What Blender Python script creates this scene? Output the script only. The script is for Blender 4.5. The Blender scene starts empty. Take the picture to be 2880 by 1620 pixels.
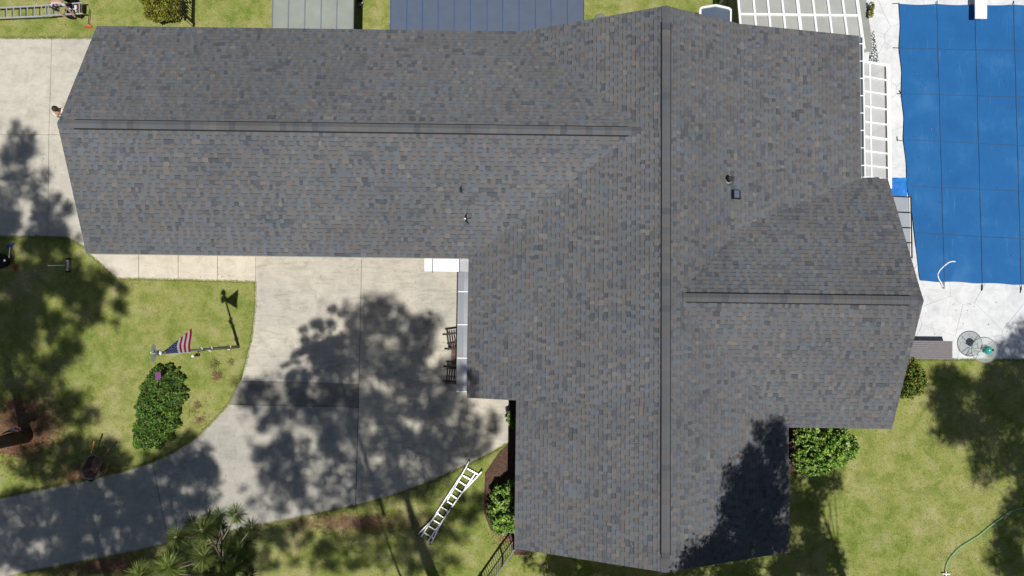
import bpy, math, random
import numpy as np
from mathutils import Vector, noise as mnoise

random.seed(7)
rng = np.random.default_rng(7)
sc = bpy.context.scene
COL = sc.collection

# ------------------------------------------------------------------ camera, sky, sun, exposure
CAM_H = 26.0
F_PX = 1950.0
TILT = math.atan(105 / F_PX)
cam_d = bpy.data.cameras.new('camera')
cam_d.sensor_width = 36.0
cam_d.lens = 36.0 * F_PX / 2880.0
cam_d.clip_start = 0.1
cam_d.clip_end = 2000
cam = bpy.data.objects.new('camera', cam_d)
cam.location = (0, 0, CAM_H)
cam.rotation_euler = (TILT, 0, 0)
COL.objects.link(cam)
sc.camera = cam

SUN_ELEV = math.radians(72)
SUN_DIR = Vector((0.29 * math.cos(SUN_ELEV), -0.957 * math.cos(SUN_ELEV), math.sin(SUN_ELEV))).normalized()
world = bpy.data.worlds.new('World')
sc.world = world
world.use_nodes = True
wn = world.node_tree.nodes
wl = world.node_tree.links
sky = wn.new('ShaderNodeTexSky')
sky.sky_type = 'NISHITA'
sky.sun_disc = False
sky.sun_elevation = SUN_ELEV
sky.sun_rotation = math.atan2(SUN_DIR.x, SUN_DIR.y)
wl.new(sky.outputs[0], wn['Background'].inputs[0])
wn['Background'].inputs[1].default_value = 0.05
sun_d = bpy.data.lights.new('sun', 'SUN')
sun_d.energy = 4.8
sun_d.angle = math.radians(0.7)
sun_d.color = (1.0, 0.965, 0.91)
sun = bpy.data.objects.new('sun', sun_d)
sun.location = SUN_DIR * 60
sun.rotation_euler = (-SUN_DIR).to_track_quat('-Z', 'Y').to_euler()
COL.objects.link(sun)
sc.view_settings.view_transform = 'Standard'
sc.view_settings.look = 'None'
sc.view_settings.exposure = 0.0
sc.view_settings.gamma = 1.0
sc.view_settings.use_curve_mapping = False
sc.cycles.max_bounces = 6
sc.cycles.transparent_max_bounces = 12
sc.cycles.caustics_reflective = False
sc.cycles.caustics_refractive = False

# ------------------------------------------------------------------ survey helpers
CT, ST = math.cos(TILT), math.sin(TILT)


def at(px, py, h=0.0):
    """point of the place at height h seen at photo pixel (px, py)"""
    x, y, z = px - 1440.0, 810.0 - py, -F_PX
    Y, Z = y * CT - z * ST, y * ST + z * CT
    t = (CAM_H - h) / -Z
    return Vector((x * t, Y * t, h))


def pix(p):
    x, y, z = p[0], p[1], p[2] - CAM_H
    Y, Z = y * CT + z * ST, -y * ST + z * CT
    return (1440 + F_PX * x / -Z, 810 - F_PX * Y / -Z)


HA = math.radians(-0.75)
HC, HS = math.cos(HA), math.sin(HA)


def hw(x, y, z=0.0):
    """house frame to world"""
    return Vector((x * HC - y * HS, x * HS + y * HC, z))


def wh(p):
    return (p[0] * HC + p[1] * HS, -p[0] * HS + p[1] * HC)


def lin(c):
    c = c / 255.0
    return c / 12.92 if c <= 0.04045 else ((c + 0.055) / 1.055) ** 2.4


def alb(r, g, b, k=1.45):
    """albedo of a thing seen sunlit with this 8-bit colour"""
    return (lin(r) / k, lin(g) / k, lin(b) / k)


# ------------------------------------------------------------------ materials
def new_mat(name):
    m = bpy.data.materials.new(name)
    m.use_nodes = True
    nt = m.node_tree
    b = nt.nodes['Principled BSDF']
    b.inputs['Roughness'].default_value = 0.8
    b.inputs['Specular IOR Level'].default_value = 0.3
    return m, nt, b


def tex_noise(nt, scale, detail=4, rough=0.6, coord=None, dist=0.0):
    n = nt.nodes.new('ShaderNodeTexNoise')
    n.inputs['Scale'].default_value = scale
    n.inputs['Detail'].default_value = detail
    n.inputs['Roughness'].default_value = rough
    n.inputs['Distortion'].default_value = dist
    if coord is not None:
        nt.links.new(coord, n.inputs['Vector'])
    return n.outputs['Fac']


def ramp(nt, fac, stops):
    r = nt.nodes.new('ShaderNodeValToRGB')
    e = r.color_ramp.elements
    e[0].position, e[0].color = stops[0][0], (*stops[0][1], 1)
    e[1].position, e[1].color = stops[-1][0], (*stops[-1][1], 1)
    for p, c in stops[1:-1]:
        q = e.new(p)
        q.color = (*c, 1)
    nt.links.new(fac, r.inputs[0])
    return r.outputs[0]


def mix(nt, fac, a, b, mode='MIX'):
    n = nt.nodes.new('ShaderNodeMix')
    n.data_type = 'RGBA'
    n.blend_type = mode
    for sock, v in ((n.inputs[0], fac), (n.inputs[6], a), (n.inputs[7], b)):
        if hasattr(v, 'is_linked'):
            nt.links.new(v, sock)
        elif isinstance(v, tuple):
            sock.default_value = (*v, 1) if len(v) == 3 else v
        else:
            sock.default_value = v
    return n.outputs[2]


def world_pos(nt):
    return nt.nodes.new('ShaderNodeNewGeometry').outputs['Position']


def mapping(nt, vec, scale=(1, 1, 1), rot=(0, 0, 0)):
    n = nt.nodes.new('ShaderNodeMapping')
    n.inputs['Scale'].default_value = scale
    n.inputs['Rotation'].default_value = rot
    nt.links.new(vec, n.inputs['Vector'])
    return n.outputs[0]


def bump(nt, b, fac, strength, dist=0.01):
    n = nt.nodes.new('ShaderNodeBump')
    n.inputs['Strength'].default_value = strength
    n.inputs['Distance'].default_value = dist
    nt.links.new(fac, n.inputs['Height'])
    nt.links.new(n.outputs[0], b.inputs['Normal'])


def plain(name, col, rough=0.7, metal=0.0, var=0.12, scale=6.0, spec=0.3):
    m, nt, b = new_mat(name)
    pos = world_pos(nt)
    f = tex_noise(nt, scale, 4, 0.65, pos)
    lo = tuple(c * (1 - var) for c in col)
    hi = tuple(min(1, c * (1 + var)) for c in col)
    nt.links.new(ramp(nt, f, [(0.3, lo), (0.7, hi)]), b.inputs['Base Color'])
    b.inputs['Roughness'].default_value = rough
    b.inputs['Metallic'].default_value = metal
    b.inputs['Specular IOR Level'].default_value = spec
    return m


def attr_mat(name, rough=0.85, var=0.15, scale=60.0, trans=0.0, spec=0.2, fade=0.0):
    """colour of each piece from the mesh, with a little grain"""
    m, nt, b = new_mat(name)
    a = nt.nodes.new('ShaderNodeAttribute')
    a.attribute_name = 'col'
    f = tex_noise(nt, scale, 3, 0.7, world_pos(nt))
    g = ramp(nt, f, [(0.25, (1 - var,) * 3), (0.75, (1 + var,) * 3)])
    col = mix(nt, 1.0, a.outputs['Color'], g, 'MULTIPLY')
    if fade:
        w = tex_noise(nt, 0.22, 5, 0.65, world_pos(nt), 0.6)
        col = mix(nt, 1.0, col, ramp(nt, w, [(0.3, (1 - fade, 1 - fade * .97, 1 - fade * .93)), (0.7, (1 + fade, 1 + fade, 1 + fade))]), 'MULTIPLY')
    nt.links.new(col, b.inputs['Base Color'])
    b.inputs['Roughness'].default_value = rough
    b.inputs['Specular IOR Level'].default_value = spec
    if trans:
        t = nt.nodes.new('ShaderNodeBsdfTranslucent')
        nt.links.new(col, t.inputs[0])
        ms = nt.nodes.new('ShaderNodeMixShader')
        ms.inputs[0].default_value = trans
        nt.links.new(b.outputs[0], ms.inputs[1])
        nt.links.new(t.outputs[0], ms.inputs[2])
        nt.links.new(ms.outputs[0], nt.nodes['Material Output'].inputs[0])
    return m


def lawn_colour(nt):
    pos = world_pos(nt)
    big = tex_noise(nt, 0.33, 5, 0.62, pos, 0.4)
    mid = tex_noise(nt, 1.7, 5, 0.7, pos, 0.3)
    fine = tex_noise(nt, 26.0, 3, 0.7, pos)
    green = (0.125, 0.175, 0.035)
    olive = (0.285, 0.290, 0.095)
    straw = (0.42, 0.365, 0.225)
    c1 = ramp(nt, mid, [(0.38, green), (0.52, olive), (0.68, straw)])
    c2 = ramp(nt, big, [(0.40, (0.165, 0.225, 0.040)), (0.55, (0.262, 0.284, 0.080)), (0.70, (0.40, 0.345, 0.20))])
    c = mix(nt, 0.5, c1, c2)
    g = ramp(nt, fine, [(0.25, (0.62, 0.64, 0.58)), (0.75, (1.3, 1.28, 1.3))])
    return mix(nt, 1.0, c, g, 'MULTIPLY')


def make_lawn_mat():
    m, nt, b = new_mat('lawn')
    nt.links.new(lawn_colour(nt), b.inputs['Base Color'])
    b.inputs['Roughness'].default_value = 0.95
    b.inputs['Specular IOR Level'].default_value = 0.1
    bump(nt, b, tex_noise(nt, 38.0, 3, 0.7, world_pos(nt)), 0.9, 0.03)
    return m


def make_blade_mat():
    m, nt, b = new_mat('grass_blade')
    a = nt.nodes.new('ShaderNodeAttribute')
    a.attribute_name = 'col'
    c = mix(nt, 1.0, lawn_colour(nt), a.outputs['Color'], 'MULTIPLY')
    nt.links.new(c, b.inputs['Base Color'])
    b.inputs['Roughness'].default_value = 0.85
    b.inputs['Specular IOR Level'].default_value = 0.15
    return m


def concrete(name, warm, grey, bias=0.5, streak=0.0, stain=0.35):
    m, nt, b = new_mat(name)
    pos = world_pos(nt)
    big = tex_noise(nt, 0.28, 5, 0.6, pos, 0.5)
    base = ramp(nt, big, [(bias - 0.2, warm), (bias + 0.2, grey)])
    mott = tex_noise(nt, 2.3, 6, 0.72, pos, 0.6)
    base = mix(nt, 1.0, base, ramp(nt, mott, [(0.3, (0.80, 0.80, 0.80)), (0.55, (1, 1, 1)), (0.8, (1.12, 1.12, 1.12))]), 'MULTIPLY')
    fine = tex_noise(nt, 45.0, 3, 0.8, pos)
    base = mix(nt, 1.0, base, ramp(nt, fine, [(0.2, (0.87, 0.87, 0.87)), (0.8, (1.1, 1.1, 1.1))]), 'MULTIPLY')
    sv = tex_noise(nt, 1.0, 5, 0.7, mapping(nt, pos, (1.2, 7.0, 1)), 0.8)
    base = mix(nt, 1.0, base, ramp(nt, sv, [(0.33, (1 - streak,) * 3), (0.5, (1, 1, 1))]), 'MULTIPLY')
    st = tex_noise(nt, 0.9, 6, 0.7, mapping(nt, pos, (1, 1, 1), (0, 0, 0.7)), 1.2)
    base = mix(nt, 1.0, base, ramp(nt, st, [(0.28, (1 - stain, 1 - stain, 1 - stain * 0.95)), (0.42, (1, 1, 1))]), 'MULTIPLY')
    vo = nt.nodes.new('ShaderNodeTexVoronoi')
    vo.inputs['Scale'].default_value = 0.55
    nt.links.new(mapping(nt, pos, (1, 1, 0)), vo.inputs['Vector'])
    ad = nt.nodes.new('ShaderNodeMath')
    ad.inputs[1].default_value = 0.10
    ad.operation = 'MULTIPLY_ADD'
    nt.links.new(mott, ad.inputs[0])
    nt.links.new(vo.outputs['Distance'], ad.inputs[2])
    base = mix(nt, 1.0, base, ramp(nt, ad.outputs[0], [(0.10, (1 - stain * 1.2,) * 3), (0.20, (1, 1, 1))]), 'MULTIPLY')
    nt.links.new(base, b.inputs['Base Color'])
    b.inputs['Roughness'].default_value = 0.9
    bump(nt, b, fine, 0.25, 0.01)
    return m


def sheet_mat(name, col, alpha, rough=0.35):
    """clear or frosted sheet: partly lets light through"""
    m, nt, b = new_mat(name)
    f = tex_noise(nt, 1.3, 4, 0.6, world_pos(nt))
    nt.links.new(ramp(nt, f, [(0.3, tuple(c * 0.85 for c in col)), (0.7, col)]), b.inputs['Base Color'])
    b.inputs['Roughness'].default_value = rough
    b.inputs['Specular IOR Level'].default_value = 0.5
    t = nt.nodes.new('ShaderNodeBsdfTransparent')
    t.inputs[0].default_value = (0.95, 0.97, 0.96, 1)
    ms = nt.nodes.new('ShaderNodeMixShader')
    ms.inputs[0].default_value = alpha
    nt.links.new(t.outputs[0], ms.inputs[1])
    nt.links.new(b.outputs[0], ms.inputs[2])
    nt.links.new(ms.outputs[0], nt.nodes['Material Output'].inputs[0])
    return m


M = {}
M['lawn'] = make_lawn_mat()
M['blade'] = make_blade_mat()
M['shingle'] = attr_mat('shingle', 0.95, 0.16, 70.0, spec=0.12, fade=0.12)
M['leaf'] = attr_mat('leaf', 0.5, 0.12, 30.0, trans=0.25, spec=0.35)
M['needle'] = attr_mat('needle', 0.55, 0.1, 30.0, trans=0.2, spec=0.3)
M['paint'] = attr_mat('painted_piece', 0.7, 0.08, 20.0)
M['cloth'] = attr_mat('flag_cloth', 0.9, 0.06, 40.0, trans=0.4)
M['bark'] = plain('bark', (0.11, 0.085, 0.065), 0.95, 0, 0.5, 14)
M['twig'] = plain('twig', (0.22, 0.18, 0.14), 0.9, 0, 0.3, 9)
M['cone'] = plain('pine_cone', (0.035, 0.026, 0.018), 0.9, 0, 0.4, 30)
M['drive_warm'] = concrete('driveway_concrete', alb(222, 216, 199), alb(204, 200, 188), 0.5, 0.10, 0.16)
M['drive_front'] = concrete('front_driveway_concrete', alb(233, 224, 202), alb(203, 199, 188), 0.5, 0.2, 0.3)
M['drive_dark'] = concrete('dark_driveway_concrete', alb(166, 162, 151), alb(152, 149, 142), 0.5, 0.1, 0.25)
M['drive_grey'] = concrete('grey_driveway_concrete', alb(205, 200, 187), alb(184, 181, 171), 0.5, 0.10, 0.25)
M['walk'] = concrete('walkway_concrete', alb(238, 229, 208), alb(228, 220, 202), 0.5, 0.06, 0.1)
M['joint'] = plain('joint_dirt', (0.045, 0.042, 0.04), 0.95, 0, 0.3, 8)
M['deck'] = concrete('pool_deck_concrete', (0.64, 0.645, 0.65), (0.55, 0.565, 0.58), 0.5, 0.05, 0.10)
M['deck_joint'] = plain('deck_joint', (0.45, 0.45, 0.45), 0.95)
M['mulch'] = plain('mulch', (0.085, 0.048, 0.035), 0.98, 0, 0.55, 18)
M['straw_bed'] = plain('pine_straw_bed', (0.17, 0.085, 0.05), 0.98, 0, 0.55, 12)
M['black'] = plain('black_metal', (0.012, 0.013, 0.013), 0.45, 0, 0.2, 10, 0.4)
M['black_matt'] = plain('black_plastic', (0.010, 0.010, 0.011), 0.75, 0, 0.2, 10)
M['white'] = plain('white_paint', (0.80, 0.80, 0.79), 0.5, 0, 0.04, 4, 0.4)
M['offwhite'] = plain('cream_paint', (0.62, 0.60, 0.54), 0.6, 0, 0.06, 4)
M['alu'] = plain('aluminium', (0.62, 0.63, 0.65), 0.38, 0.6, 0.08, 5)
M['alu_bright'] = plain('bright_aluminium', (0.68, 0.68, 0.70), 0.5, 0.35, 0.06, 5)
M['awning'] = plain('white_metal_awning', (0.58, 0.60, 0.62), 0.22, 0.55, 0.08, 0.8, 0.5)
M['blue_roof'] = plain('blue_grey_metal_roof', alb(92, 106, 126), 0.55, 0.0, 0.06, 3, 0.4)
M['blue_rib'] = plain('blue_roof_seam', alb(58, 88, 142), 0.5, 0.0, 0.06, 3, 0.4)
M['grey_panel'] = plain('weathered_roof_panel', alb(160, 166, 158), 0.5, 0.0, 0.10, 1.4, 0.4)
M['grey_rib'] = plain('weathered_roof_rib', alb(128, 138, 144), 0.5, 0.0, 0.06, 3, 0.4)
M['frost'] = sheet_mat('frosted_sheet', (0.46, 0.47, 0.44), 0.80)
M['screen'] = sheet_mat('pale_screen', (0.56, 0.57, 0.56), 0.72)
M['solar'] = sheet_mat('grey_glass', (0.34, 0.37, 0.41), 0.85, 0.15)
M['glass'] = sheet_mat('table_glass', (0.55, 0.60, 0.58), 0.22, 0.08)
M['brick'] = attr_mat('brick', 0.9, 0.2, 30.0)
M['wall_brick'] = plain('house_brick', (0.24, 0.12, 0.085), 0.9, 0, 0.3, 20)
M['fascia'] = plain('fascia_paint', (0.50, 0.49, 0.46), 0.6, 0, 0.05, 4)
M['deck_board'] = plain('roof_deck', (0.05, 0.05, 0.05), 0.95)
M['wood'] = plain('dark_stained_wood', (0.022, 0.016, 0.013), 0.6, 0, 0.3, 20)
M['wood_handle'] = plain('wooden_handle', (0.28, 0.14, 0.05), 0.6, 0, 0.25, 20)
M['grey_wood'] = plain('grey_composite_board', alb(140, 134, 136), 0.7, 0, 0.12, 9)
M['rust'] = plain('rusty_steel', (0.12, 0.075, 0.062), 0.65, 0.2, 0.35, 9)
M['red'] = plain('red_paint', (0.42, 0.045, 0.035), 0.5, 0, 0.15, 9)
M['orange'] = plain('orange_plastic', (0.55, 0.12, 0.06), 0.5, 0, 0.12, 9)
M['blue'] = plain('blue_plastic', (0.02, 0.06, 0.36), 0.5, 0, 0.15, 9)
M['teal'] = plain('teal_glaze', (0.03, 0.34, 0.30), 0.22, 0, 0.15, 6, 0.5)
M['purple'] = plain('purple_cloth', (0.16, 0.05, 0.15), 0.8, 0, 0.35, 30)
M['pole'] = plain('pole_metal', (0.19, 0.20, 0.18), 0.5, 0.3, 0.1, 6)
M['skin'] = plain('skin', (0.42, 0.22, 0.14), 0.55, 0, 0.08, 12)
M['hair'] = plain('brown_hair', (0.045, 0.028, 0.018), 0.8, 0, 0.4, 90)
M['shirt'] = plain('white_shirt', (0.72, 0.72, 0.74), 0.9, 0, 0.08, 12)
M['grey_shirt'] = plain('pale_grey_shirt', (0.46, 0.48, 0.53), 0.9, 0, 0.25, 8)
M['trousers'] = plain('dark_trousers', (0.016, 0.016, 0.02), 0.9, 0, 0.2, 12)
M['shoe'] = plain('shoe', (0.03, 0.025, 0.02), 0.7)
M['stone'] = plain('grey_stone', alb(136, 136, 128), 0.9, 0, 0.2, 9)
M['hose'] = plain('green_hose', (0.18, 0.47, 0.30), 0.5, 0, 0.1, 6)
M['strap'] = plain('cover_strap', (0.03, 0.07, 0.14), 0.8, 0, 0.15, 12)
M['tarp'] = plain('blue_tarp', (0.02, 0.17, 0.52), 0.4, 0, 0.25, 3)
M['straw_bit'] = plain('pale_straw', (0.34, 0.27, 0.17), 0.9)
M['rope'] = plain('white_rope', (0.75, 0.76, 0.78), 0.8, 0, 0.05, 9)


def make_cover_mat():
    m, nt, b = new_mat('blue_pool_cover')
    pos = world_pos(nt)
    f = tex_noise(nt, 0.75, 5, 0.6, pos, 0.3)
    base = ramp(nt, f, [(0.3, (0.006, 0.085, 0.250)), (0.55, (0.008, 0.100, 0.285)), (0.8, (0.03, 0.135, 0.325))])
    g = tex_noise(nt, 60, 2, 0.7, pos)
    base = mix(nt, 1.0, base, ramp(nt, g, [(0.25, (0.85, 0.87, 0.9)), (0.75, (1.15, 1.13, 1.1))]), 'MULTIPLY')
    scr = tex_noise(nt, 1.0, 3, 0.6, mapping(nt, pos, (9.0, 0.9, 1), (0, 0, 0.5)), 0.5)
    base = mix(nt, ramp(nt, scr, [(0.62, (0, 0, 0)), (0.8, (0.35, 0.35, 0.35))]), base, (0.12, 0.24, 0.44))
    nt.links.new(base, b.inputs['Base Color'])
    b.inputs['Roughness'].default_value = 0.75
    return m


M['cover'] = make_cover_mat()


def make_rug_mat():
    m, nt, b = new_mat('lattice_rug')
    pos = world_pos(nt)
    v = nt.nodes.new('ShaderNodeTexVoronoi')
    v.feature = 'DISTANCE_TO_EDGE'
    v.inputs['Scale'].default_value = 11.0
    nt.links.new(pos, v.inputs['Vector'])
    nt.links.new(ramp(nt, v.outputs['Distance'], [(0.10, (0.06, 0.065, 0.07)), (0.2, (0.55, 0.56, 0.56))]), b.inputs['Base Color'])
    return m


M['rug'] = make_rug_mat()

# ------------------------------------------------------------------ mesh builder
ORIGIN = {}


class MB:
    def __init__(self):
        self.v, self.f, self.c = [], [], []
        self.col = None

    def face(self, idx):
        self.f.append(tuple(idx))
        self.c.append(self.col)

    def poly(self, pts):
        n = len(self.v)
        self.v += [tuple(p) for p in pts]
        self.face(range(n, n + len(pts)))

    def prism(self, pts, dz):
        """pts: ring seen counter-clockwise from above; extruded down by dz"""
        n, k = len(self.v), len(pts)
        self.v += [tuple(p) for p in pts] + [(p[0], p[1], p[2] - dz) for p in pts]
        self.face(range(n, n + k))
        self.face([n + k + i for i in reversed(range(k))])
        for i in range(k):
            j = (i + 1) % k
            self.face((n + i, n + k + i, n + k + j, n + j))

    def bar(self, a, b, w, t, up=(0, 0, 1)):
        """box from a to b, w wide and t thick"""
        a, b = Vector(a), Vector(b)
        d = (b - a).normalized()
        s = d.cross(Vector(up))
        if s.length < 1e-4:
            s = d.cross(Vector((1, 0, 0)))
        s.normalize()
        u = s.cross(d)
        n = len(self.v)
        for p in (a, b):
            for i, j in ((-1, -1), (1, -1), (1, 1), (-1, 1)):
                self.v.append(tuple(p + s * (i * w / 2) + u * (j * t / 2)))
        for q in ((0, 3, 2, 1), (4, 5, 6, 7), (0, 1, 5, 4), (1, 2, 6, 5), (2, 3, 7, 6), (3, 0, 4, 7)):
            self.face([n + i for i in q])

    def box(self, c, sx, sy, sz, rz=0.0):
        c = Vector(c)
        d = Vector((math.cos(rz), math.sin(rz), 0)) * (sx / 2)
        self.bar(c - d, c + d, sy, sz)

    def tube(self, pts, rad, n=8, cap=True):
        pts = [Vector(p) for p in pts]
        if not isinstance(rad, (list, tuple)):
            rad = [rad] * len(pts)
        base = len(self.v)
        ref = None
        for i, p in enumerate(pts):
            d = (pts[min(i + 1, len(pts) - 1)] - pts[max(i - 1, 0)]).normalized()
            if ref is None:
                ref = Vector((1, 0, 0)) if abs(d.x) < 0.9 else Vector((0, 1, 0))
            s = (ref - d * ref.dot(d)).normalized()
            t = d.cross(s)
            ref = s
            for k in range(n):
                a = 2 * math.pi * k / n
                self.v.append(tuple(p + (s * math.cos(a) + t * math.sin(a)) * rad[i]))
        for i in range(len(pts) - 1):
            for k in range(n):
                k2 = (k + 1) % n
                self.face((base + i * n + k, base + i * n + k2, base + (i + 1) * n + k2, base + (i + 1) * n + k))
        if cap:
            self.face([base + k for k in reversed(range(n))])
            self.face([base + (len(pts) - 1) * n + k for k in range(n)])

    def ball(self, c, rx, ry=None, rz=None, nu=14, nv=9, jit=0.0):
        c = Vector(c)
        ry = ry or rx
        rz = rz or rx
        base = len(self.v)
        for j in range(nv + 1):
            th = math.pi * j / nv
            for i in range(nu):
                ph = 2 * math.pi * i / nu
                k = 1 + random.uniform(-jit, jit)
                self.v.append((c.x + rx * k * math.sin(th) * math.cos(ph), c.y + ry * k * math.sin(th) * math.sin(ph), c.z + rz * k * math.cos(th)))
        for j in range(nv):
            for i in range(nu):
                i2 = (i + 1) % nu
                self.face((base + j * nu + i, base + (j + 1) * nu + i, base + (j + 1) * nu + i2, base + j * nu + i2))

    def build(self, name, mat, parent=None, smooth=False):
        me = bpy.data.meshes.new(name)
        o = bpy.data.objects.new(name, me)
        org = ORIGIN[parent.name] if parent else Vector((0, 0, 0))
        me.from_pydata([(x - org.x, y - org.y, z - org.z) for x, y, z in self.v], [], self.f)
        if any(c is not None for c in self.c):
            a = me.attributes.new('col', 'FLOAT_COLOR', 'FACE')
            flat = []
            for c in self.c:
                flat += [*(c or (0.5, 0.5, 0.5)), 1.0]
            a.data.foreach_set('color', flat)
        me.materials.append(M[mat] if isinstance(mat, str) else mat)
        if smooth:
            me.polygons.foreach_set('use_smooth', [True] * len(me.polygons))
        COL.objects.link(o)
        if parent:
            o.parent = parent
        ORIGIN[o.name] = org
        return o


def tag(o, label=None, cat=None, group=None, kind=None):
    for k, v in (('label', label), ('category', cat), ('group', group), ('kind', kind)):
        if v:
            o[k] = v
    return o


def thing(name, base, label, cat, group=None):
    o = bpy.data.objects.new(name, None)
    o.empty_display_size = 0.2
    o.location = base
    COL.objects.link(o)
    ORIGIN[o.name] = Vector(base)
    return tag(o, label, cat, group)


def one(fn, name, mat, parent=None, smooth=False):
    m = MB()
    fn(m)
    return m.build(name, mat, parent, smooth)


def raw_mesh(name, co, tris, mat, parent=None, cols=None):
    """numpy triangles to one mesh object"""
    me = bpy.data.meshes.new(name)
    org = ORIGIN[parent.name] if parent else Vector((0, 0, 0))
    co = np.asarray(co, dtype=np.float32) - np.array(org, dtype=np.float32)
    nt_ = len(tris)
    me.vertices.add(len(co))
    me.vertices.foreach_set('co', co.ravel())
    me.loops.add(nt_ * 3)
    me.loops.foreach_set('vertex_index', np.asarray(tris, dtype=np.int32).ravel())
    me.polygons.add(nt_)
    me.polygons.foreach_set('loop_start', np.arange(0, nt_ * 3, 3, dtype=np.int32))
    me.update(calc_edges=True)
    if cols is not None:
        a = me.attributes.new('col', 'FLOAT_COLOR', 'FACE')
        c4 = np.ones((nt_, 4), dtype=np.float32)
        c4[:, :3] = cols
        a.data.foreach_set('color', c4.ravel())
    me.materials.append(M[mat])
    o = bpy.data.objects.new(name, me)
    COL.objects.link(o)
    if parent:
        o.parent = parent
    ORIGIN[o.name] = org
    return o


def in_poly(x, y, poly):
    c = np.zeros(len(x), dtype=bool)
    n = len(poly)
    for i in range(n):
        x1, y1 = poly[i][0], poly[i][1]
        x2, y2 = poly[(i + 1) % n][0], poly[(i + 1) % n][1]
        if y1 == y2:
            continue
        k = ((y1 > y) != (y2 > y)) & (x < (x2 - x1) * (y - y1) / (y2 - y1) + x1)
        c ^= k
    return c


def clip_half(poly, ax, lim, keep_less):
    out = []
    n = len(poly)
    for i in range(n):
        a, b = poly[i], poly[(i + 1) % n]
        ia = (a[ax] <= lim) if keep_less else (a[ax] >= lim)
        ib = (b[ax] <= lim) if keep_less else (b[ax] >= lim)
        if ia:
            out.append(a)
        if ia != ib:
            t = (lim - a[ax]) / (b[ax] - a[ax])
            out.append((a[0] + t * (b[0] - a[0]), a[1] + t * (b[1] - a[1])))
    return out


def area2(p):
    return 0.5 * sum(p[i][0] * p[(i + 1) % len(p)][1] - p[(i + 1) % len(p)][0] * p[i][1] for i in range(len(p)))


def ccw(p):
    return p if area2(p) > 0 else list(reversed(p))


# ================================================================== THE SETTING
m = MB()
S = 260
m.poly([(-S, -S, 0), (S, -S, 0), (S, S, 0), (-S, S, 0)])
tag(m.build('ground', 'lawn'), 'patchy green and straw coloured lawn around the house', 'lawn', kind='structure')


def px_ring(pts, h=0.0):
    return ccw([tuple(at(x, y, h)) for x, y in pts])


def shrink(poly, d):
    """move the corners of a ring inwards by about d"""
    n = len(poly)
    out = []
    for i in range(n):
        p0, p1, p2 = Vector(poly[i - 1][:2]), Vector(poly[i][:2]), Vector(poly[(i + 1) % n][:2])
        e1, e2 = (p1 - p0).normalized(), (p2 - p1).normalized()
        n1, n2 = Vector((-e1.y, e1.x)), Vector((-e2.y, e2.x))
        k = n1 + n2
        if k.length < 0.2:
            k = n1
        k = k / max(0.4, k.length_squared / 2)
        q = p1 + k * d
        out.append((q.x, q.y, poly[i][2]))
    return out


NO_GRASS = []


def paved(name, label, cat, slabs, top, mats, joint=0.012, joints=None):
    base = thing(name, at(*slabs[0][0]), label, cat)
    base['kind'] = 'structure'
    for k_, (ring, mat) in enumerate(zip(slabs, mats)):
        joint = joints[k_] if joints else joint
        r = px_ring(ring)
        NO_GRASS.append(r)
        m = MB()
        m.prism(shrink([(p[0], p[1], top) for p in r], joint), top + 0.02)
        m.build('slab', mat, base)
        m = MB()
        m.poly([(p[0], p[1], top - 0.03) for p in r])
        m.build('joint_bed', 'joint', base)
    return base


curve_w = [(720, 794), (718, 880), (707, 960), (690, 1030), (658, 1105), (645, 1136)]
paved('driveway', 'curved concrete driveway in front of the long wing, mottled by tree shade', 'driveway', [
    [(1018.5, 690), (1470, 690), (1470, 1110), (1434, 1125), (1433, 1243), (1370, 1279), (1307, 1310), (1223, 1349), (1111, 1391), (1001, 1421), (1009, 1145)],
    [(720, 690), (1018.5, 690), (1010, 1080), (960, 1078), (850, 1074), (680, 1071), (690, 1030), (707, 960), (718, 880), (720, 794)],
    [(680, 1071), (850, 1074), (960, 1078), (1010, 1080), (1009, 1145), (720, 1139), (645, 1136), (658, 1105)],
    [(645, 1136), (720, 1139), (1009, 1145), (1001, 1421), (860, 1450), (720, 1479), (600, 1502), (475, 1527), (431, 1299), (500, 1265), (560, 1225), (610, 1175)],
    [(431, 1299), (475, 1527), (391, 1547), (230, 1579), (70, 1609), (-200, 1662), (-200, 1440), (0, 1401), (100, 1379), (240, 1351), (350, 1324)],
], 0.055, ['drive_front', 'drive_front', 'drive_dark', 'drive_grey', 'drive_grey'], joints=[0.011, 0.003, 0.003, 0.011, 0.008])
paved('side_driveway', 'pale concrete driveway slabs beside the gable end of the long wing', 'driveway', [
    [(-200, 108), (148, 108), (140, 380), (-200, 378)],
    [(148, 108), (430, 108), (430, 381), (140, 380)],
    [(-200, 378), (140, 380), (137, 667), (-200, 667)],
    [(140, 380), (430, 381), (430, 688), (262, 688), (250, 713), (240, 697), (215, 682), (190, 669), (137, 667)],
], 0.05, ['drive_warm'] * 4, 0.006)
paved('walkway', 'pale concrete walkway squares along the eave of the long wing', 'walkway', [
    [(252, 714), (264, 690), (392, 690), (392, 785), (331, 785), (279, 738)],
    [(392, 690), (503, 690), (503, 788), (392, 785)],
    [(503, 690), (613, 690), (613, 791), (503, 788)],
    [(613, 690), (720, 690), (720, 794), (613, 791)],
], 0.052, ['walk'] * 4, 0.008)

cr = [(1262, 1200), (1274, 1221), (1287, 1231), (1297, 1246), (1300, 1262), (1308, 1280), (1314, 1300)]
drv = bpy.data.objects['driveway']
one(lambda mb: [mb.bar(at(*cr[i], 0.056), at(*cr[i + 1], 0.056), 0.009, 0.003) for i in range(6)], 'crack', 'joint', drv)

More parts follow.
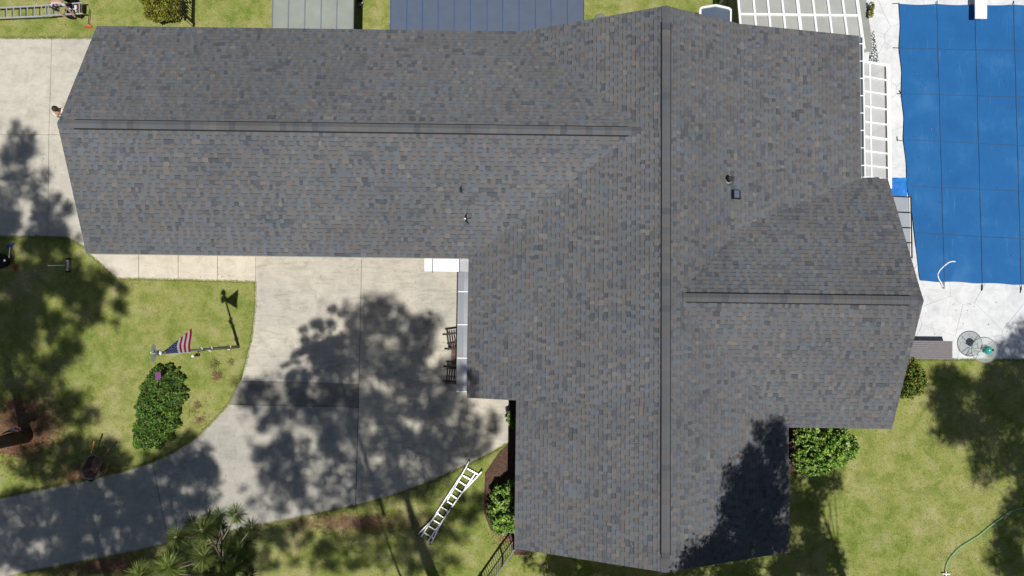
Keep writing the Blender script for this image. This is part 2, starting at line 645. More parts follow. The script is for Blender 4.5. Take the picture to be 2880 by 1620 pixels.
# mulch and straw beds
def bed(name, ring, mat, label, z=0.012):
    r = px_ring(ring)
    NO_GRASS.append(r)
    m = MB()
    m.prism([(p[0], p[1], z + random.uniform(0, 0.006)) for p in r], 0.03)
    return tag(m.build(name, mat), label, 'bed', kind='structure')


bed('mulch_bed', [(1434, 1127), (1490, 1127), (1490, 1560), (1446, 1560), (1425, 1500), (1380, 1490), (1360, 1440), (1364, 1330), (1405, 1270), (1433, 1245)], 'mulch', 'dark red brown mulch strip along the west wall')
bed('mulch_bed', [(2190, 1180), (2380, 1180), (2390, 1225), (2330, 1300), (2255, 1335), (2190, 1325)], 'mulch', 'dark mulch under the round shrub at the inside corner')
bed('mulch_bed', [(2500, 985), (2566, 1010), (2560, 1020), (2545, 1120), (2480, 1120)], 'mulch', 'narrow dark mulch bed under the vine at the east gable')
ring = []
for k in range(22):
    a = 2 * math.pi * k / 22
    r_ = 1 + 0.18 * math.sin(3 * a + 1) + random.uniform(-.06, .06)
    ring.append((62 + 70 * r_ * math.cos(a), 1205 + 75 * r_ * math.sin(a)))
bed('straw_bed', ring, 'straw_bed', 'russet pine straw around the foot of the big pine')
STRAW_RING = NO_GRASS[-1]

# pool deck of crazy paving stones
deck_px = [(2300, -200), (3150, -200), (3150, 1012), (2690, 1012), (2480, 1006), (2300, 980)]
deck = thing('pool_deck', at(2600, 900), 'white crazy paved deck around the covered pool', 'deck')
deck['kind'] = 'structure'
rg = px_ring(deck_px)
NO_GRASS.append(rg)
m = MB()
m.prism([(p[0], p[1], 0.035) for p in rg], 0.05)
m.build('joint_bed', 'deck_joint', deck)
DX0, DY0 = at(2300, 1012)[:2]
DX1, DY1 = at(3150, -200)[:2]
seeds = []
tries = 0
while len(seeds) < 95 and tries < 20000:
    tries += 1
    q = (random.uniform(DX0, DX1), random.uniform(DY0, DY1))
    if all((q[0] - s[0]) ** 2 + (q[1] - s[1]) ** 2 > 1.0 for s in seeds):
        seeds.append(q)
dr = [(p[0], p[1]) for p in rg]
for i, s in enumerate(seeds):
    poly = [tuple(p) for p in dr]
    for j, t in enumerate(seeds):
        if i == j or (s[0] - t[0]) ** 2 + (s[1] - t[1]) ** 2 > 25:
            continue
        mx, my = (s[0] + t[0]) / 2, (s[1] + t[1]) / 2
        nx, ny = t[0] - s[0], t[1] - s[1]
        out = []
        for k in range(len(poly)):
            a, b = poly[k], poly[(k + 1) % len(poly)]
            da = (a[0] - mx) * nx + (a[1] - my) * ny
            db = (b[0] - mx) * nx + (b[1] - my) * ny
            if da <= 0:
                out.append(a)
            if (da <= 0) != (db <= 0):
                u = da / (da - db)
                out.append((a[0] + u * (b[0] - a[0]), a[1] + u * (b[1] - a[1])))
        poly = out
        if len(poly) < 3:
            break
    if len(poly) < 3 or abs(area2(poly)) < 0.05:
        continue
    m = MB()
    m.prism(shrink([(p[0], p[1], 0.045) for p in ccw(poly)], 0.008), 0.02)
    m.build('paving_stone', 'deck', deck)

# ------------------------------------------------------------------ the pool cover
pc = thing('pool_cover', at(2750, 400, 0.06), 'blue mesh safety cover with dark strap grid stretched over the pool', 'pool cover')
left_x = lambda y: np.interp(y, [-160, 10, 70, 135, 200, 262, 330, 392, 460, 522, 600, 690, 760, 796], [2524, 2529, 2533, 2529, 2537, 2535, 2543, 2541, 2550, 2551, 2566, 2576, 2584, 2590])
top_y, bot_y = 10.0, 790.0
VX = [2529, 2635, 2742, 2851, 2960, 3070]
NX, NY = 46, 60
grid = {}
m = MB()
for j in range(NY + 1):
    fy = j / NY
    y = top_y + (bot_y - top_y) * fy
    for i in range(NX + 1):
        fx = i / NX
        x0 = float(left_x(y))
        xx = x0 + (3080 - x0) * fx
        sc_e = 3.0 * abs(math.sin(math.pi * (xx - 2529) / 107.0))
        yy = y + (18 * fx + 2) * fy + 4 * fx * (1 - fy)
        if j == 0:
            yy += sc_e
        if j == NY:
            yy -= sc_e
        cx = ((xx - 2530 - 22 * fy) / 108.0) % 1.0
        cy = (yy / 129.5 - 0.03) % 1.0
        sag = 0.03 * math.sin(math.pi * cx) * math.sin(math.pi * cy)
        z = 0.105 - sag + 0.01 * mnoise.noise(Vector((xx * 0.02, yy * 0.02, 0)))
        grid[i, j] = len(m.v)
        m.v.append(tuple(at(xx, yy, z)))
for j in range(NY):
    for i in range(NX):
        m.face((grid[i, j], grid[i, j + 1], grid[i + 1, j + 1], grid[i + 1, j]))
m.build('sheet', 'cover', pc, True)
for k, xb in enumerate([2635, 2742, 2851, 2960]):
    pts = []
    for j in range(27):
        y = 2 + 808 * j / 26
        pts.append(at(xb + 22 * (y / 800) + 0.4 * math.sin(j * 0.9 + k), y + 0.018 * (xb - 2530), 0.116))
    one(lambda mb: [mb.bar(pts[i], pts[i + 1], 0.020, 0.006) for i in range(26)], 'strap', 'strap', pc)
for k, (ya, yb) in enumerate([(135, 143), (263, 273), (393, 410), (523, 539), (655, 674)]):
    pts = []
    for j in range(27):
        x = 2534 + 17 * k * 0.6 + (3080 - 2534) * j / 26
        pts.append(at(x, ya + (yb - ya) * j / 16 + 0.4 * math.sin(j * 1.1 + k), 0.118))
    one(lambda mb: [mb.bar(pts[i], pts[i + 1], 0.019, 0.006) for i in range(26)], 'strap', 'strap', pc)
for (x1, y1, x2, y2) in [(2530, 9, 2510, 10), (2529, 135, 2512, 134), (2535, 264, 2523, 263), (2533, 262, 2529, 254), (2540, 396, 2524, 394), (2524, 396, 2523, 384),
                         (2636, 10, 2636, 2), (2742, 10, 2742, 2), (2851, 10, 2851, 2), (2653, 792, 2653, 812), (2763, 801, 2762, 818), (2873, 806, 2870, 824), (2762, 818, 2760, 812)]:
    one(lambda mb: mb.tube([at(x1, y1, 0.075), at(x2, y2, 0.065)], 0.014, 6), 'spring', 'black', pc)

m = MB()
g = {}
for j in range(13):
    for i in range(13):
        p = at(2490 + 61 * i / 12, 500 + 52 * j / 12, 0.085)
        p.z += 0.02 * mnoise.noise(Vector((i * 0.7 + j * 0.9, j * 0.3, 2))) + 0.012 * math.sin(i * 1.3 + j * 0.5)
        g[i, j] = len(m.v)
        m.v.append(tuple(p))
for j in range(12):
    for i in range(12):
        m.face((g[i, j], g[i, j + 1], g[i + 1, j + 1], g[i + 1, j]))
tag(m.build('tarp', 'tarp', None, True), 'wrinkled bright blue tarp patch between the gable end and the pool cover', 'tarp')

pts = [at(2687, 736, 0.1), at(2678, 735, 0.1), at(2668, 738, 0.1), at(2655, 748, 0.1), at(2643, 760, 0.1), at(2637, 772, 0.1), at(2640, 784, 0.1), at(2648, 797, 0.09), at(2652, 806, 0.07)]
tag(one(lambda mb: mb.tube(pts, 0.022, 7), 'rope', 'rope', None, True), 'white rope curled on the lower corner of the pool cover', 'rope')

db = thing('diving_board', at(2757, -30, 0), 'white diving board over the top edge of the pool cover', 'diving board')
one(lambda mb: mb.prism(px_ring([(2743, -150), (2776, -150), (2776, 52), (2743, 52)], 0.42), 0.06), 'board', 'white', db)
one(lambda mb: mb.box(at(2759, -110, 0.18), 0.4, 0.5, 0.36), 'stand', 'white', db)

# ================================================================== THE HOUSE
ZE, ZR, MS = 2.75, 4.8, 0.4535
XR = 4.70
LY, LZ = 6.14, 4.52
EY, EZ = 0.93, 4.65
PM = (ZR - ZE) / (XR + 1.47)
XM = (ZE - 3.58) / (11.75 - 7.39)
house = thing('house', hw(2, 2, 0), 'sprawling single storey house under a mottled charcoal shingle roof', 'house')

# plane: ring in plan (house frame), height function, downhill direction
PLANES = [
    ([(4.70, 10.05), (0.18, 10.05), (4.08, 6.14), (4.70, 6.14)], lambda x, y: ZR - MS * (XR - x), (-1, 0), MS, -0.18),
    ([(4.70, 6.14), (3.86, 6.14), (-1.47, 2.23), (-1.47, -2.43), (4.70, -2.43)], lambda x, y: ZR - PM * (XR - x), (-1, 0), PM, 1.47),
    ([(4.70, -2.43), (0.18, -2.43), (0.18, -7.33), (4.70, -7.33)], lambda x, y: ZR - MS * (XR - x), (-1, 0), MS, -0.18),
    ([(4.70, 0.93), (5.03, 0.93), (7.39, 3.29), (7.39, 10.05), (4.70, 10.05)], lambda x, y: ZR - MS * (x - XR), (1, 0), MS, 9.22),
    ([(7.39, 3.29), (11.75, 5.12), (11.75, 10.05), (7.39, 10.05)], lambda x, y: 3.58 + XM * (x - 7.39), (1, 0), -XM, 11.75),
    ([(4.70, 0.93), (4.70, -7.33), (9.22, -7.33), (9.22, -3.26), (5.03, 0.93)], lambda x, y: ZR - MS * (x - XR), (1, 0), MS, 9.22),
    ([(-14.36, 6.14), (4.08, 6.14), (0.18, 10.05), (-14.36, 10.05)], lambda x, y: LZ - MS * (y - LY), (0, 1), MS, 10.05),
    ([(-14.36, 6.14), (-14.36, 2.23), (-1.47, 2.23), (3.86, 6.14)], lambda x, y: LZ - MS * (LY - y), (0, -1), MS, -2.23),
    ([(5.03, 0.93), (12.66, 0.93), (12.66, 5.12), (11.75, 5.12), (7.39, 3.29)], lambda x, y: EZ - MS * (y - EY), (0, 1), MS, 5.12),
    ([(5.03, 0.93), (9.22, -3.26), (12.66, -3.26), (12.66, 0.93)], lambda x, y: EZ - MS * (EY - y), (0, -1), MS, 3.26),
]
# roof deck
m = MB()
for ring, zf, d, ms, ref in PLANES:
    r = ccw(ring)
    m.prism([tuple(hw(x, y, zf(x, y) - 0.004)) for x, y in r], 0.13)
# closing faces at the steps between planes of different pitch
m.poly([hw(4.70, -2.428, ZR), hw(-1.47, -2.428, ZE), hw(-1.47, -2.428, ZE - .13), hw(0.18, -2.428, ZE - 0.02)])
m.poly([hw(4.70, 6.142, ZR), hw(4.08, 6.142, 4.51), hw(3.86, 6.142, 4.51)])
roof = m.build('roof', 'deck_board', house)

CATS = [((113, 110, 110), 0.26), ((106, 111, 118), 0.27), ((108, 110, 112), 0.34), ((92, 96, 102), 0.10), ((121, 119, 117), 0.03)]
CW = np.cumsum([c[1] for c in CATS])


def shingle_colour(dark=0.0):
    r = random.random() * CW[-1]
    k = int(np.searchsorted(CW, r))
    base = CATS[min(k, 4)][0]
    j = random.uniform(0.93, 1.07) * (1 - dark)
    return tuple(c * j for c in alb(*base, 1.38))


EXPO = 0.143
tabs = []          # (area, verts, faces, colour)
for pi, (ring, zf, d, ms, ref) in enumerate(PLANES):
    sl = math.sqrt(1 + ms * ms)
    dv = Vector((d[0], d[1]))
    ev = Vector((-d[1], d[0]))
    nrm = Vector((d[0] * ms, d[1] * ms, 1)).normalized()
    nrm_w = hw(nrm.x, nrm.y, nrm.z)
    sv = ccw([((x * ev.x + y * ev.y), (ref - (x * dv.x + y * dv.y)) * sl) for x, y in ring])
    # sv: s along the eave, v up the slope from the eave
    v0 = -0.0001
    vmax = max(p[1] for p in sv)
    smin, smax = min(p[0] for p in sv), max(p[0] for p in sv)
    row = 0
    band = 0.0
    v = v0 + math.floor(min(p[1] for p in sv) / EXPO) * EXPO
    while v < vmax - 0.005:
        strip = clip_half(clip_half(sv, 1, v, False), 1, v + EXPO, True)
        if len(strip) >= 3:
            s = smin - random.uniform(0, 0.3)
            run = 0
            while s < smax:
                w = random.choice([0.09, 0.11, 0.12, 0.13, 0.14, 0.15, 0.17, 0.20]) * random.uniform(0.9, 1.12)
                tooth = run % 2
                if random.random() < 0.07:
                    w *= 2.1
                run += 1
                poly = clip_half(clip_half(strip, 0, s, False), 0, s + w, True)
                s_end = s + w
                s = s_end
                if len(poly) < 3:
                    continue
                # drop doubled points
                pl = [p for i, p in enumerate(poly) if (abs(p[0] - poly[i - 1][0]) + abs(p[1] - poly[i - 1][1])) > 1e-5]
                if len(pl) < 3:
                    continue
                ar = abs(area2(pl))
                if ar < 0.0004:
                    continue
                pl = ccw(pl)
                col = shingle_colour(0.0 if tooth else 0.08)
                top, bot = [], []
                for (a, b) in pl:
                    dd = ref - b / sl
                    x, y = ev.x * a + dv.x * dd, ev.y * a + dv.y * dd
                    base = hw(x, y, zf(x, y))
                    fr = (b - v) / EXPO
                    off = 0.004 + 0.013 * (1 - fr) + (0.006 if tooth else 0.0)
                    top.append(base + nrm_w * off)
                    bot.append(base)
                tabs.append((ar, top, bot, col, pi, None))
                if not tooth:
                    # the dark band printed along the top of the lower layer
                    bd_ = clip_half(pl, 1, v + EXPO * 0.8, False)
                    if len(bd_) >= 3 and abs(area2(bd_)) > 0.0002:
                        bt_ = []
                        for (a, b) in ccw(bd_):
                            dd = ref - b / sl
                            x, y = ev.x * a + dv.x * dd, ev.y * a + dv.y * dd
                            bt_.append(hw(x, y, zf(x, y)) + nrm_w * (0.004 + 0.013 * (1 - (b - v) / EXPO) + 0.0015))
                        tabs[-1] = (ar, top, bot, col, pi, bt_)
        v += EXPO
        row += 1


def add_tab(m, t):
    ar, top, bot, col, pi, band_ = t
    n, k = len(m.v), len(top)
    m.v += [tuple(p) for p in top] + [tuple(p) for p in bot]
    m.col = col
    # keep the top facing up
    up = sum((top[i].x * top[(i + 1) % k].y - top[(i + 1) % k].x * top[i].y) for i in range(k)) > 0
    o = list(range(k)) if up else list(reversed(range(k)))
    m.face([n + i for i in o])
    for i in range(k):
        a, b = o[i], o[(i + 1) % k]
        m.face((n + a, n + k + a, n + k + b, n + b))
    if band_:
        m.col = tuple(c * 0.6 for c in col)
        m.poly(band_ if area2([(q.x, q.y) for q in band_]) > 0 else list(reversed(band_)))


def seen_size(t):
    c = t[1][0]
    return t[0] / ((CAM_H - c.z) ** 2 + c.x ** 2 + c.y ** 2)


tabs.sort(key=seen_size, reverse=True)
for t in tabs[:300]:
    m = MB()
    add_tab(m, t)
    m.build('shingle', 'shingle', roof)
m = MB()
for t in tabs[300:]:
    add_tab(m, t)
tag(m.build('shingle_field', 'shingle', roof), kind='stuff')


# ridge vents, slots and cap shingles
def ridge(a, b, slopes, va, vb):
    """a, b: ridge ends (house x, y, z); slopes at both sides; vent from fraction va to vb"""
    a3, b3 = Vector(a), Vector(b)
    L = (b3 - a3).length
    d = (b3 - a3) / L
    side = Vector((-d.y, d.x, 0))

    def sect(t, hwid, lift):
        p = a3 + d * t
        l = p + side * hwid + Vector((0, 0, lift - slopes[0] * hwid))
        r = p - side * hwid + Vector((0, 0, lift - slopes[1] * hwid))
        q = p + Vector((0, 0, lift))
        return [hw(*l), hw(*q), hw(*r)]
    m = MB()
    A, B = sect(va * L, 0.162, 0.040), sect(vb * L, 0.162, 0.040)
    A0, B0 = sect(va * L, 0.162, 0.004), sect(vb * L, 0.162, 0.004)
    n = 0
    for q in ((A[0], A[1], B[1], B[0]), (A[1], A[2], B[2], B[1]), (A[0], B[0], B0[0], A0[0]), (A[2], A0[2], B0[2], B[2]), (A[0], A0[0], A0[1], A[1]), (A[1], A0[1], A0[2], A[2]), (B[0], B[1], B0[1], B0[0]), (B[1], B[2], B0[2], B0[1])):
        m.poly(q)
    m.build('ridge_vent', 'black_matt', roof)
    t = 0.0
    while t < L - 0.05:
        step = 0.20
        t2 = min(t + step + 0.015, L)
        inside = t2 > va * L - 0.02 and t < vb * L + 0.02
        lf = 0.060 if inside else 0.030
        hwid = 0.130 if inside else 0.140
        A, B = sect(t, hwid, lf + 0.004), sect(t2, hwid, lf - 0.002)
        C, D = sect(t, hwid, 0.002), sect(t2, hwid, 0.002)
        m = MB()
        c = shingle_colour()
        mean = (0.122, 0.126, 0.134)
        m.col = tuple(0.86 * (0.75 * c[i] + 0.25 * mean[i]) for i in range(3))
        lo = 0.014
        A1, B1 = sect(t, hwid, lf + 0.004 - lo), sect(t2, hwid, lf - 0.002 - lo)
        for q in ((A[0], A[1], B[1], B[0]), (A[1], A[2], B[2], B[1]), (A[0], B[0], B1[0], A1[0]), (A[2], A1[2], B1[2], B[2]), (A[0], A1[0], A1[1], A[1]), (A[1], A1[1], A1[2], A[2])):
            m.poly(q)
        m.build('cap_shingle', 'shingle', roof)
        t += step


ridge((XR, -7.33, ZR), (XR, 10.05, ZR), (0.34, MS), 0.5 / 17.38, 1 - 0.5 / 17.38)
ridge((-14.36, LY, LZ), (4.0, LY, LZ), (MS, MS), 0.5 / 18.36, 17.95 / 18.36)
ridge((5.05, EY, EZ), (12.66, EY, EZ), (MS, MS), 0.32 / 7.61, 7.2 / 7.61)

# roof fittings
def roof_z(x, y, k):
    return PLANES[k][1](x, y)


def on_roof(px, py, k, lift=0.0):
    z = 4.0
    for _ in range(12):
        p = at(px, py, z)
        x, y = wh(p)
        z = roof_z(x, y, k) + lift
    return at(px, py, z)


p = on_roof(2048, 508, 3)
one(lambda mb: (mb.tube([p + Vector((0, 0, -.05)), p + Vector((0, 0, 0.34))], 0.075, 14), mb.tube([p + Vector((0, 0, 0.33)), p + Vector((0, 0, 0.335))], 0.09, 14)), 'vent_pipe', 'black', roof, False)
one(lambda mb: mb.tube([p + Vector((0, 0, 0.005)), p + Vector((0, 0, 0.06))], [0.16, 0.085], 14), 'pipe_boot', 'pole', roof, True)
p = on_roof(2053, 497, 3)
one(lambda mb: mb.tube([p + Vector((0, 0, 0.01)), p + Vector((0, 0, 0.03))], [0.07, 0.05], 12), 'pipe_boot', 'grey_rib', roof, True)
p = on_roof(2070, 548, 3)


def box_vent(mb):
    e = 0.16
    lo = [p + Vector((sx * 0.19, sy * 0.15, -sx * 0.19 * MS - 0.01)) for sx, sy in ((-1, -1), (1, -1), (1, 1), (-1, 1))]
    hi = [p + Vector((sx * 0.11 - 0.02, sy * 0.135, 0.15 - sx * 0.11 * 0.25)) for sx, sy in ((-1, -1), (1, -1), (1, 1), (-1, 1))]
    n = len(mb.v)
    mb.v += [tuple(q) for q in lo + hi]
    mb.face((n + 4, n + 5, n + 6, n + 7))
    for i in range(4):
        j = (i + 1) % 4
        mb.face((n + i, n + j, n + 4 + j, n + 4 + i))


bv = one(box_vent, 'box_vent', 'black', roof)
one(lambda mb: mb.poly([p + Vector((sx * 0.085 - 0.02, sy * 0.118, 0.154 - sx * 0.085 * 0.25)) for sx, sy in ((-1, -1), (1, -1), (1, 1), (-1, 1))]), 'box_vent_lid', 'blue_roof', roof)

# walls, gables, eaves trim
foot = [(-13.9, 2.68), (0.63, 2.68), (0.63, -6.88), (8.77, -6.88), (8.77, -2.8), (12.2, -2.8), (12.2, 4.67), (11.3, 4.67), (11.3, 9.6), (-13.9, 9.6)]
NO_GRASS.append([tuple(hw(x, y)) for x, y in foot])
one(lambda mb: mb.prism([tuple(hw(x, y, 2.58)) for x, y in ccw(foot)], 2.6), 'wall', 'wall_brick', house)


def gable(pts):
    one(lambda mb: (mb.poly(pts), mb.poly(list(reversed(pts)))), 'gable', 'offwhite', house)


gable([hw(-13.9, 2.68, 2.55), hw(-13.9, 9.6, 2.55), hw(-13.9, LY, LZ - 0.16)])
gable([hw(12.2, -2.8, 2.55), hw(12.2, 4.67, 2.55), hw(12.2, EY, EZ - 0.16)])
gable([hw(0.63, -6.88, 2.55), hw(8.77, -6.88, 2.55), hw(XR, -6.88, ZR - 0.16)])
gable([hw(0.63, 9.6, 2.55), hw(11.3, 9.6, 2.55), hw(7.39, 9.6, 3.4), hw(XR, 9.6, ZR - 0.16)])


def eave(a, b):
    one(lambda mb: mb.bar(hw(*a, ZE - 0.10), hw(*b, ZE - 0.10), 0.03, 0.16), 'fascia', 'fascia', house)


eave((-14.36, 2.235), (-1.47, 2.235))
eave((-14.36, 10.045), (0.2, 10.045))
eave((-1.465, 2.2), (-1.465, -2.4))
eave((0.185, -2.46), (0.185, -7.33))
eave((9.215, -3.26), (9.215, -7.33))
eave((9.3, -3.255), (12.66, -3.255))
eave((11.745, 10.05), (11.745, 5.15))
for y in (2.0, -0.1, -2.2):
    one(lambda mb: mb.bar(hw(-1.2, y, 0.03), hw(-1.2, y, 2.62), 0.12, 0.12), 'porch_post', 'white', house)
# white gutter on the pool side
gt = MB()
ga, gb = hw(11.80, 10.0, 2.70), hw(11.80, 5.2, 2.70)
gt.bar(ga, gb, 0.10, 0.04)
gt.bar(ga + Vector((0.045, 0, 0.045)), gb + Vector((0.045, 0, 0.045)), 0.025, 0.06)
gt.build('gutter', 'grey_rib', house)
one(lambda mb: mb.bar(ga + Vector((0.085, 0, 0.03)), gb + Vector((0.085, 0, 0.03)), 0.035, 0.08), 'gutter_lip', 'white', house)
for k in range(8):
    c = ga.lerp(gb, (k + 0.4) / 8)
    one(lambda mb: mb.bar(c + Vector((-0.06, 0, 0.09)), c + Vector((0.1, 0, 0.09)), 0.03, 0.015), 'gutter_bracket', 'white', house)

# straw bits blown onto the roof
m = MB()
spots = [(1180, 1005), (1168, 1010), (1700, 905), (1668, 905), (1697, 914), (1640, 1135), (1470, 640), (1485, 600), (1545, 560), (1590, 520), (1500, 590), (1730, 430), (1655, 440), (1790, 1250), (1785, 1530), (1835, 1390), (1540, 1600 - 10), (1450, 620), (1100, 640), (560, 500), (1280, 600), (1210, 720), (1340, 750), (2232, 585), (1690, 1060), (1620, 950), (398, 330), (1300, 470), (1160, 690), (1545, 1005), (1870, 640)]
for (x, y) in spots:
    k = 7 if (x < 1330 and 360 < y < 727) else 6 if (x < 1400 and y < 340) else 1 if x < 1860 and 430 < y < 1125 else 2 if x < 1860 else 4
    for q in range(random.randint(1, 3)):
        c = on_roof(x + random.uniform(-8, 8), y + random.uniform(-8, 8), k, 0.03)
        a = random.uniform(0, 6.28)
        dv = Vector((math.cos(a), math.sin(a), 0)) * random.uniform(0.04, 0.08)
        m.bar(c - dv, c + dv, 0.006, 0.004)
tag(m.build('pine_straw', 'straw_bit'), 'pale pine needles scattered over the roof shingles', 'pine straw', kind='stuff')

# ------------------------------------------------------------------ lean-to roofs and canopies round the house
def sheet_roof(name, label, left, right, seams, h, y0, y1, mat, rib, ribw):
    t = thing(name, at((left + right) / 2, 20, 0), label, 'canopy')
    xs = [left] + seams + [right]
    for a, b in zip(xs[:-1], xs[1:]):
        def quad(mb):
            pts = []
            for (x, y) in ((a + .4, y1), (b - .4, y1), (b - .4, y0), (a + .4, y0)):
                q = at(x, 40, h)
                yy = at(x, y, h).y
                pts.append((q.x, yy, h - 0.02 * (yy - 10)))
            mb.prism(ccw(pts), 0.03)
        one(quad, 'panel', mat, t)
    for a in xs:
        q = at(a, 40, h)
        ya, yb = at(a, y0, h).y, at(a, y1, h).y
        one(lambda mb: mb.bar((q.x, ya, h - 0.02 * (ya - 10) + 0.012), (q.x, yb, h - 0.02 * (yb - 10) + 0.012), ribw, 0.04), 'seam', rib, t)
    for a in (left + 5, right - 5):
        q = at(a, 40, h)
        yy = at(a, y0 + 20, h).y
        one(lambda mb: mb.bar((q.x, yy, 0), (q.x, yy, h - 0.15), 0.09, 0.09), 'post', 'white', t)
    return t


sheet_roof('patio_roof', 'weathered pale grey ribbed patio roof behind the long wing', 766, 994, [811, 857, 903, 947], 2.42, -150, 104, 'grey_panel', 'grey_rib', 0.035)
sheet_roof('metal_carport', 'blue grey standing seam metal roof with bright blue seams', 1098, 1642, [1144, 1188, 1232, 1277, 1323, 1370, 1414, 1460, 1506, 1550, 1596], 2.45, -150, 106, 'blue_roof', 'blue_rib', 0.022)

# frosted canopy north of the gable, falling away from the house
cz = lambda y: 2.60 - 0.22 * (y - 9.7)
cn = thing('frosted_canopy', hw(9.5, 11, 0), 'frosted sheet canopy with white bars behind the north gable', 'canopy')
xs = [wh(at(px, 42, cz(10.95)))[0] for px in (2079, 2122, 2162, 2203, 2246, 2290, 2332, 2374, 2415)]
rows = [9.65, 10.95, 12.4]
for i in range(8):
    for a, b in zip(rows[:-1], rows[1:]):
        one(lambda mb: mb.prism([tuple(hw(x, y, cz(y))) for x, y in ((xs[i] + .01, a), (xs[i + 1] - .01, a), (xs[i + 1] - .01, b), (xs[i] + .01, b))], 0.012), 'pane', 'frost', cn)
for i, x in enumerate(xs):
    w = 0.11 if i in (4, 8) else 0.072
    one(lambda mb: mb.bar(hw(x, rows[0], cz(rows[0]) + .02), hw(x, rows[-1], cz(rows[-1]) + .02), w, 0.06), 'rafter', 'white', cn)
for y in rows[1:]:
    one(lambda mb: mb.bar(hw(xs[0], y, cz(y) + .018), hw(xs[-1], y, cz(y) + .018), 0.075, 0.05), 'crossbar', 'white', cn)
for x in (xs[0], xs[4], xs[8]):
    one(lambda mb: mb.bar(hw(x, 12.35, 0), hw(x, 12.35, cz(12.35)), 0.08, 0.08), 'post', 'white', cn)

# pool side canopy with white grid
sz = lambda x: 2.52 - 0.35 * (x - 11.85)
pcn = thing('grid_canopy', hw(12.3, 7.5, 0), 'narrow canopy of pale panes in a white grid along the pool side eave', 'canopy')
xin, xout = wh(at(2424, 340, 2.5))[0], 13.0
ys = [wh(at(2470, py, 2.3))[1] for py in (179, 221, 262, 304, 347, 389, 429, 469, 503)]
xm = wh(at(2450, 340, 2.42))[0]
for a, b in zip(ys[:-1], ys[1:]):
    for u, v in ((xin, xm), (xm, xout)):
        one(lambda mb: mb.prism([tuple(hw(x, y, sz(x))) for x, y in ((u + .015, b), (v - .015, b), (v - .015, a), (u + .015, a))], 0.01), 'pane', 'screen', pcn)
for i, y in enumerate(ys):
    w = 0.085 if i in (0, 5, 8) else 0.055
    one(lambda mb: mb.bar(hw(xin, y, sz(xin) + .02), hw(xout + .05, y, sz(xout) + .01), w, 0.05), 'rafter', 'white', pcn)
one(lambda mb: mb.bar(hw(xm, ys[0], sz(xm) + .02), hw(xm, ys[-1], sz(xm) + .02), 0.05, 0.04), 'mullion', 'white', pcn)
one(lambda mb: mb.bar(hw(xout + .06, ys[0] + .05, sz(xout)), hw(xout + .06, ys[-1] - .3, sz(xout)), 0.13, 0.09), 'edge_beam', 'white', pcn)
one(lambda mb: mb.bar(hw(xout - .045, ys[0], sz(xout) + .012), hw(xout - .045, ys[-1], sz(xout) + .012), 0.035, 0.03), 'edge_strip', 'rust', pcn)  # brown strip coloured in as the shadow along the edge beam
for y in (ys[0], ys[4], ys[-1] - .2):
    one(lambda mb: mb.bar(hw(xout + .06, y, 0.04), hw(xout + .06, y, sz(xout)), 0.08, 0.08), 'post', 'white', pcn)

# dark framed glass awning on the east gable
aw = thing('glass_awning', hw(12.6, 3.3, 0), 'dark framed four pane glass awning beside the pool cover', 'awning')
az = lambda x: 2.30 - 0.16 * (x - 12.2)
ax1 = wh(at(2567, 640, 2.15))[0]
ay = [wh(at(2567, py, 2.15))[1] for py in (553, 597, 640, 682, 724)]
for a, b in zip(ay[:-1], ay[1:]):
    one(lambda mb: mb.prism([tuple(hw(x, y, az(x))) for x, y in ((12.25, b + .02), (ax1 - .02, b + .02), (ax1 - .02, a - .02), (12.25, a - .02))], 0.012), 'pane', 'solar', aw)
for y in ay:
    one(lambda mb: mb.bar(hw(12.22, y, az(12.22) + .01), hw(ax1, y, az(ax1) + .01), 0.035, 0.05), 'bar', 'black', aw)
one(lambda mb: mb.bar(hw(ax1 + .01, ay[0] + .02, az(ax1)), hw(ax1 + .01, ay[-1] - .02, az(ax1)), 0.04, 0.06), 'edge_bar', 'black', aw)
one(lambda mb: mb.bar(hw(ax1 - .045, ay[0] - .02, az(ax1) + .025), hw(ax1 - .045, ay[-1] + .02, az(ax1) + .025), 0.035, 0.02), 'edge_strip', 'offwhite', aw)

# white metal awning along the porch eave
pa = thing('porch_awning', at(1303, 900, 0), 'glossy white metal awning panels along the porch eave', 'awning')
seq = [765, 820, 913, 1007, 1101]
for a, b in zip(seq[:-1], seq[1:]):
    def bowed(mb):
        n = 7
        rows_ = []
        for i in range(n):
            f = i / (n - 1)
            y = a + (b - a) * f
            xl = np.interp(y, [727, 1105], [1289, 1283])
            z = 2.40 + 0.035 * math.sin(math.pi * f)
            rows_.append((at(xl, y, z - 0.10), at((xl + 1322) / 2, y, z - 0.02), at(1324, y, z + 0.02)))
        for i in range(n - 1):
            p0, p1 = rows_[i], rows_[i + 1]
            mb.poly((p0[0], p1[0], p1[1], p0[1]))
            mb.poly((p0[1], p1[1], p1[2], p0[2]))
    one(bowed, 'panel', 'awning', pa, True)
for y in seq[1:]:
    xl = float(np.interp(y, [727, 1105], [1289, 1283]))
    one(lambda mb: mb.bar(at(xl + 1, y, 2.34), at(1322, y, 2.46), 0.035, 0.03), 'seam_trim', 'white', pa)
pw = thing('entry_awning', at(1250, 745, 0), 'flat white metal awning at the inside corner by the porch', 'awning')
one(lambda mb: mb.prism(px_ring([(1194, 715), (1216, 715), (1216, 763), (1194, 763)], 2.45), 0.03), 'panel', 'white', pw)
one(lambda mb: mb.prism(px_ring([(1218, 715), (1291, 717), (1291, 764), (1218, 763)], 2.455), 0.03), 'panel', 'alu_bright', pw)
one(lambda mb: mb.prism(px_ring([(1293, 717), (1322, 718), (1322, 765), (1293, 764)], 2.45), 0.03), 'panel', 'awning', pw)
one(lambda mb: mb.bar(at(1217, 715, 2.48), at(1216, 767, 2.47), 0.035, 0.05), 'drain_pipe', 'pole', pw)

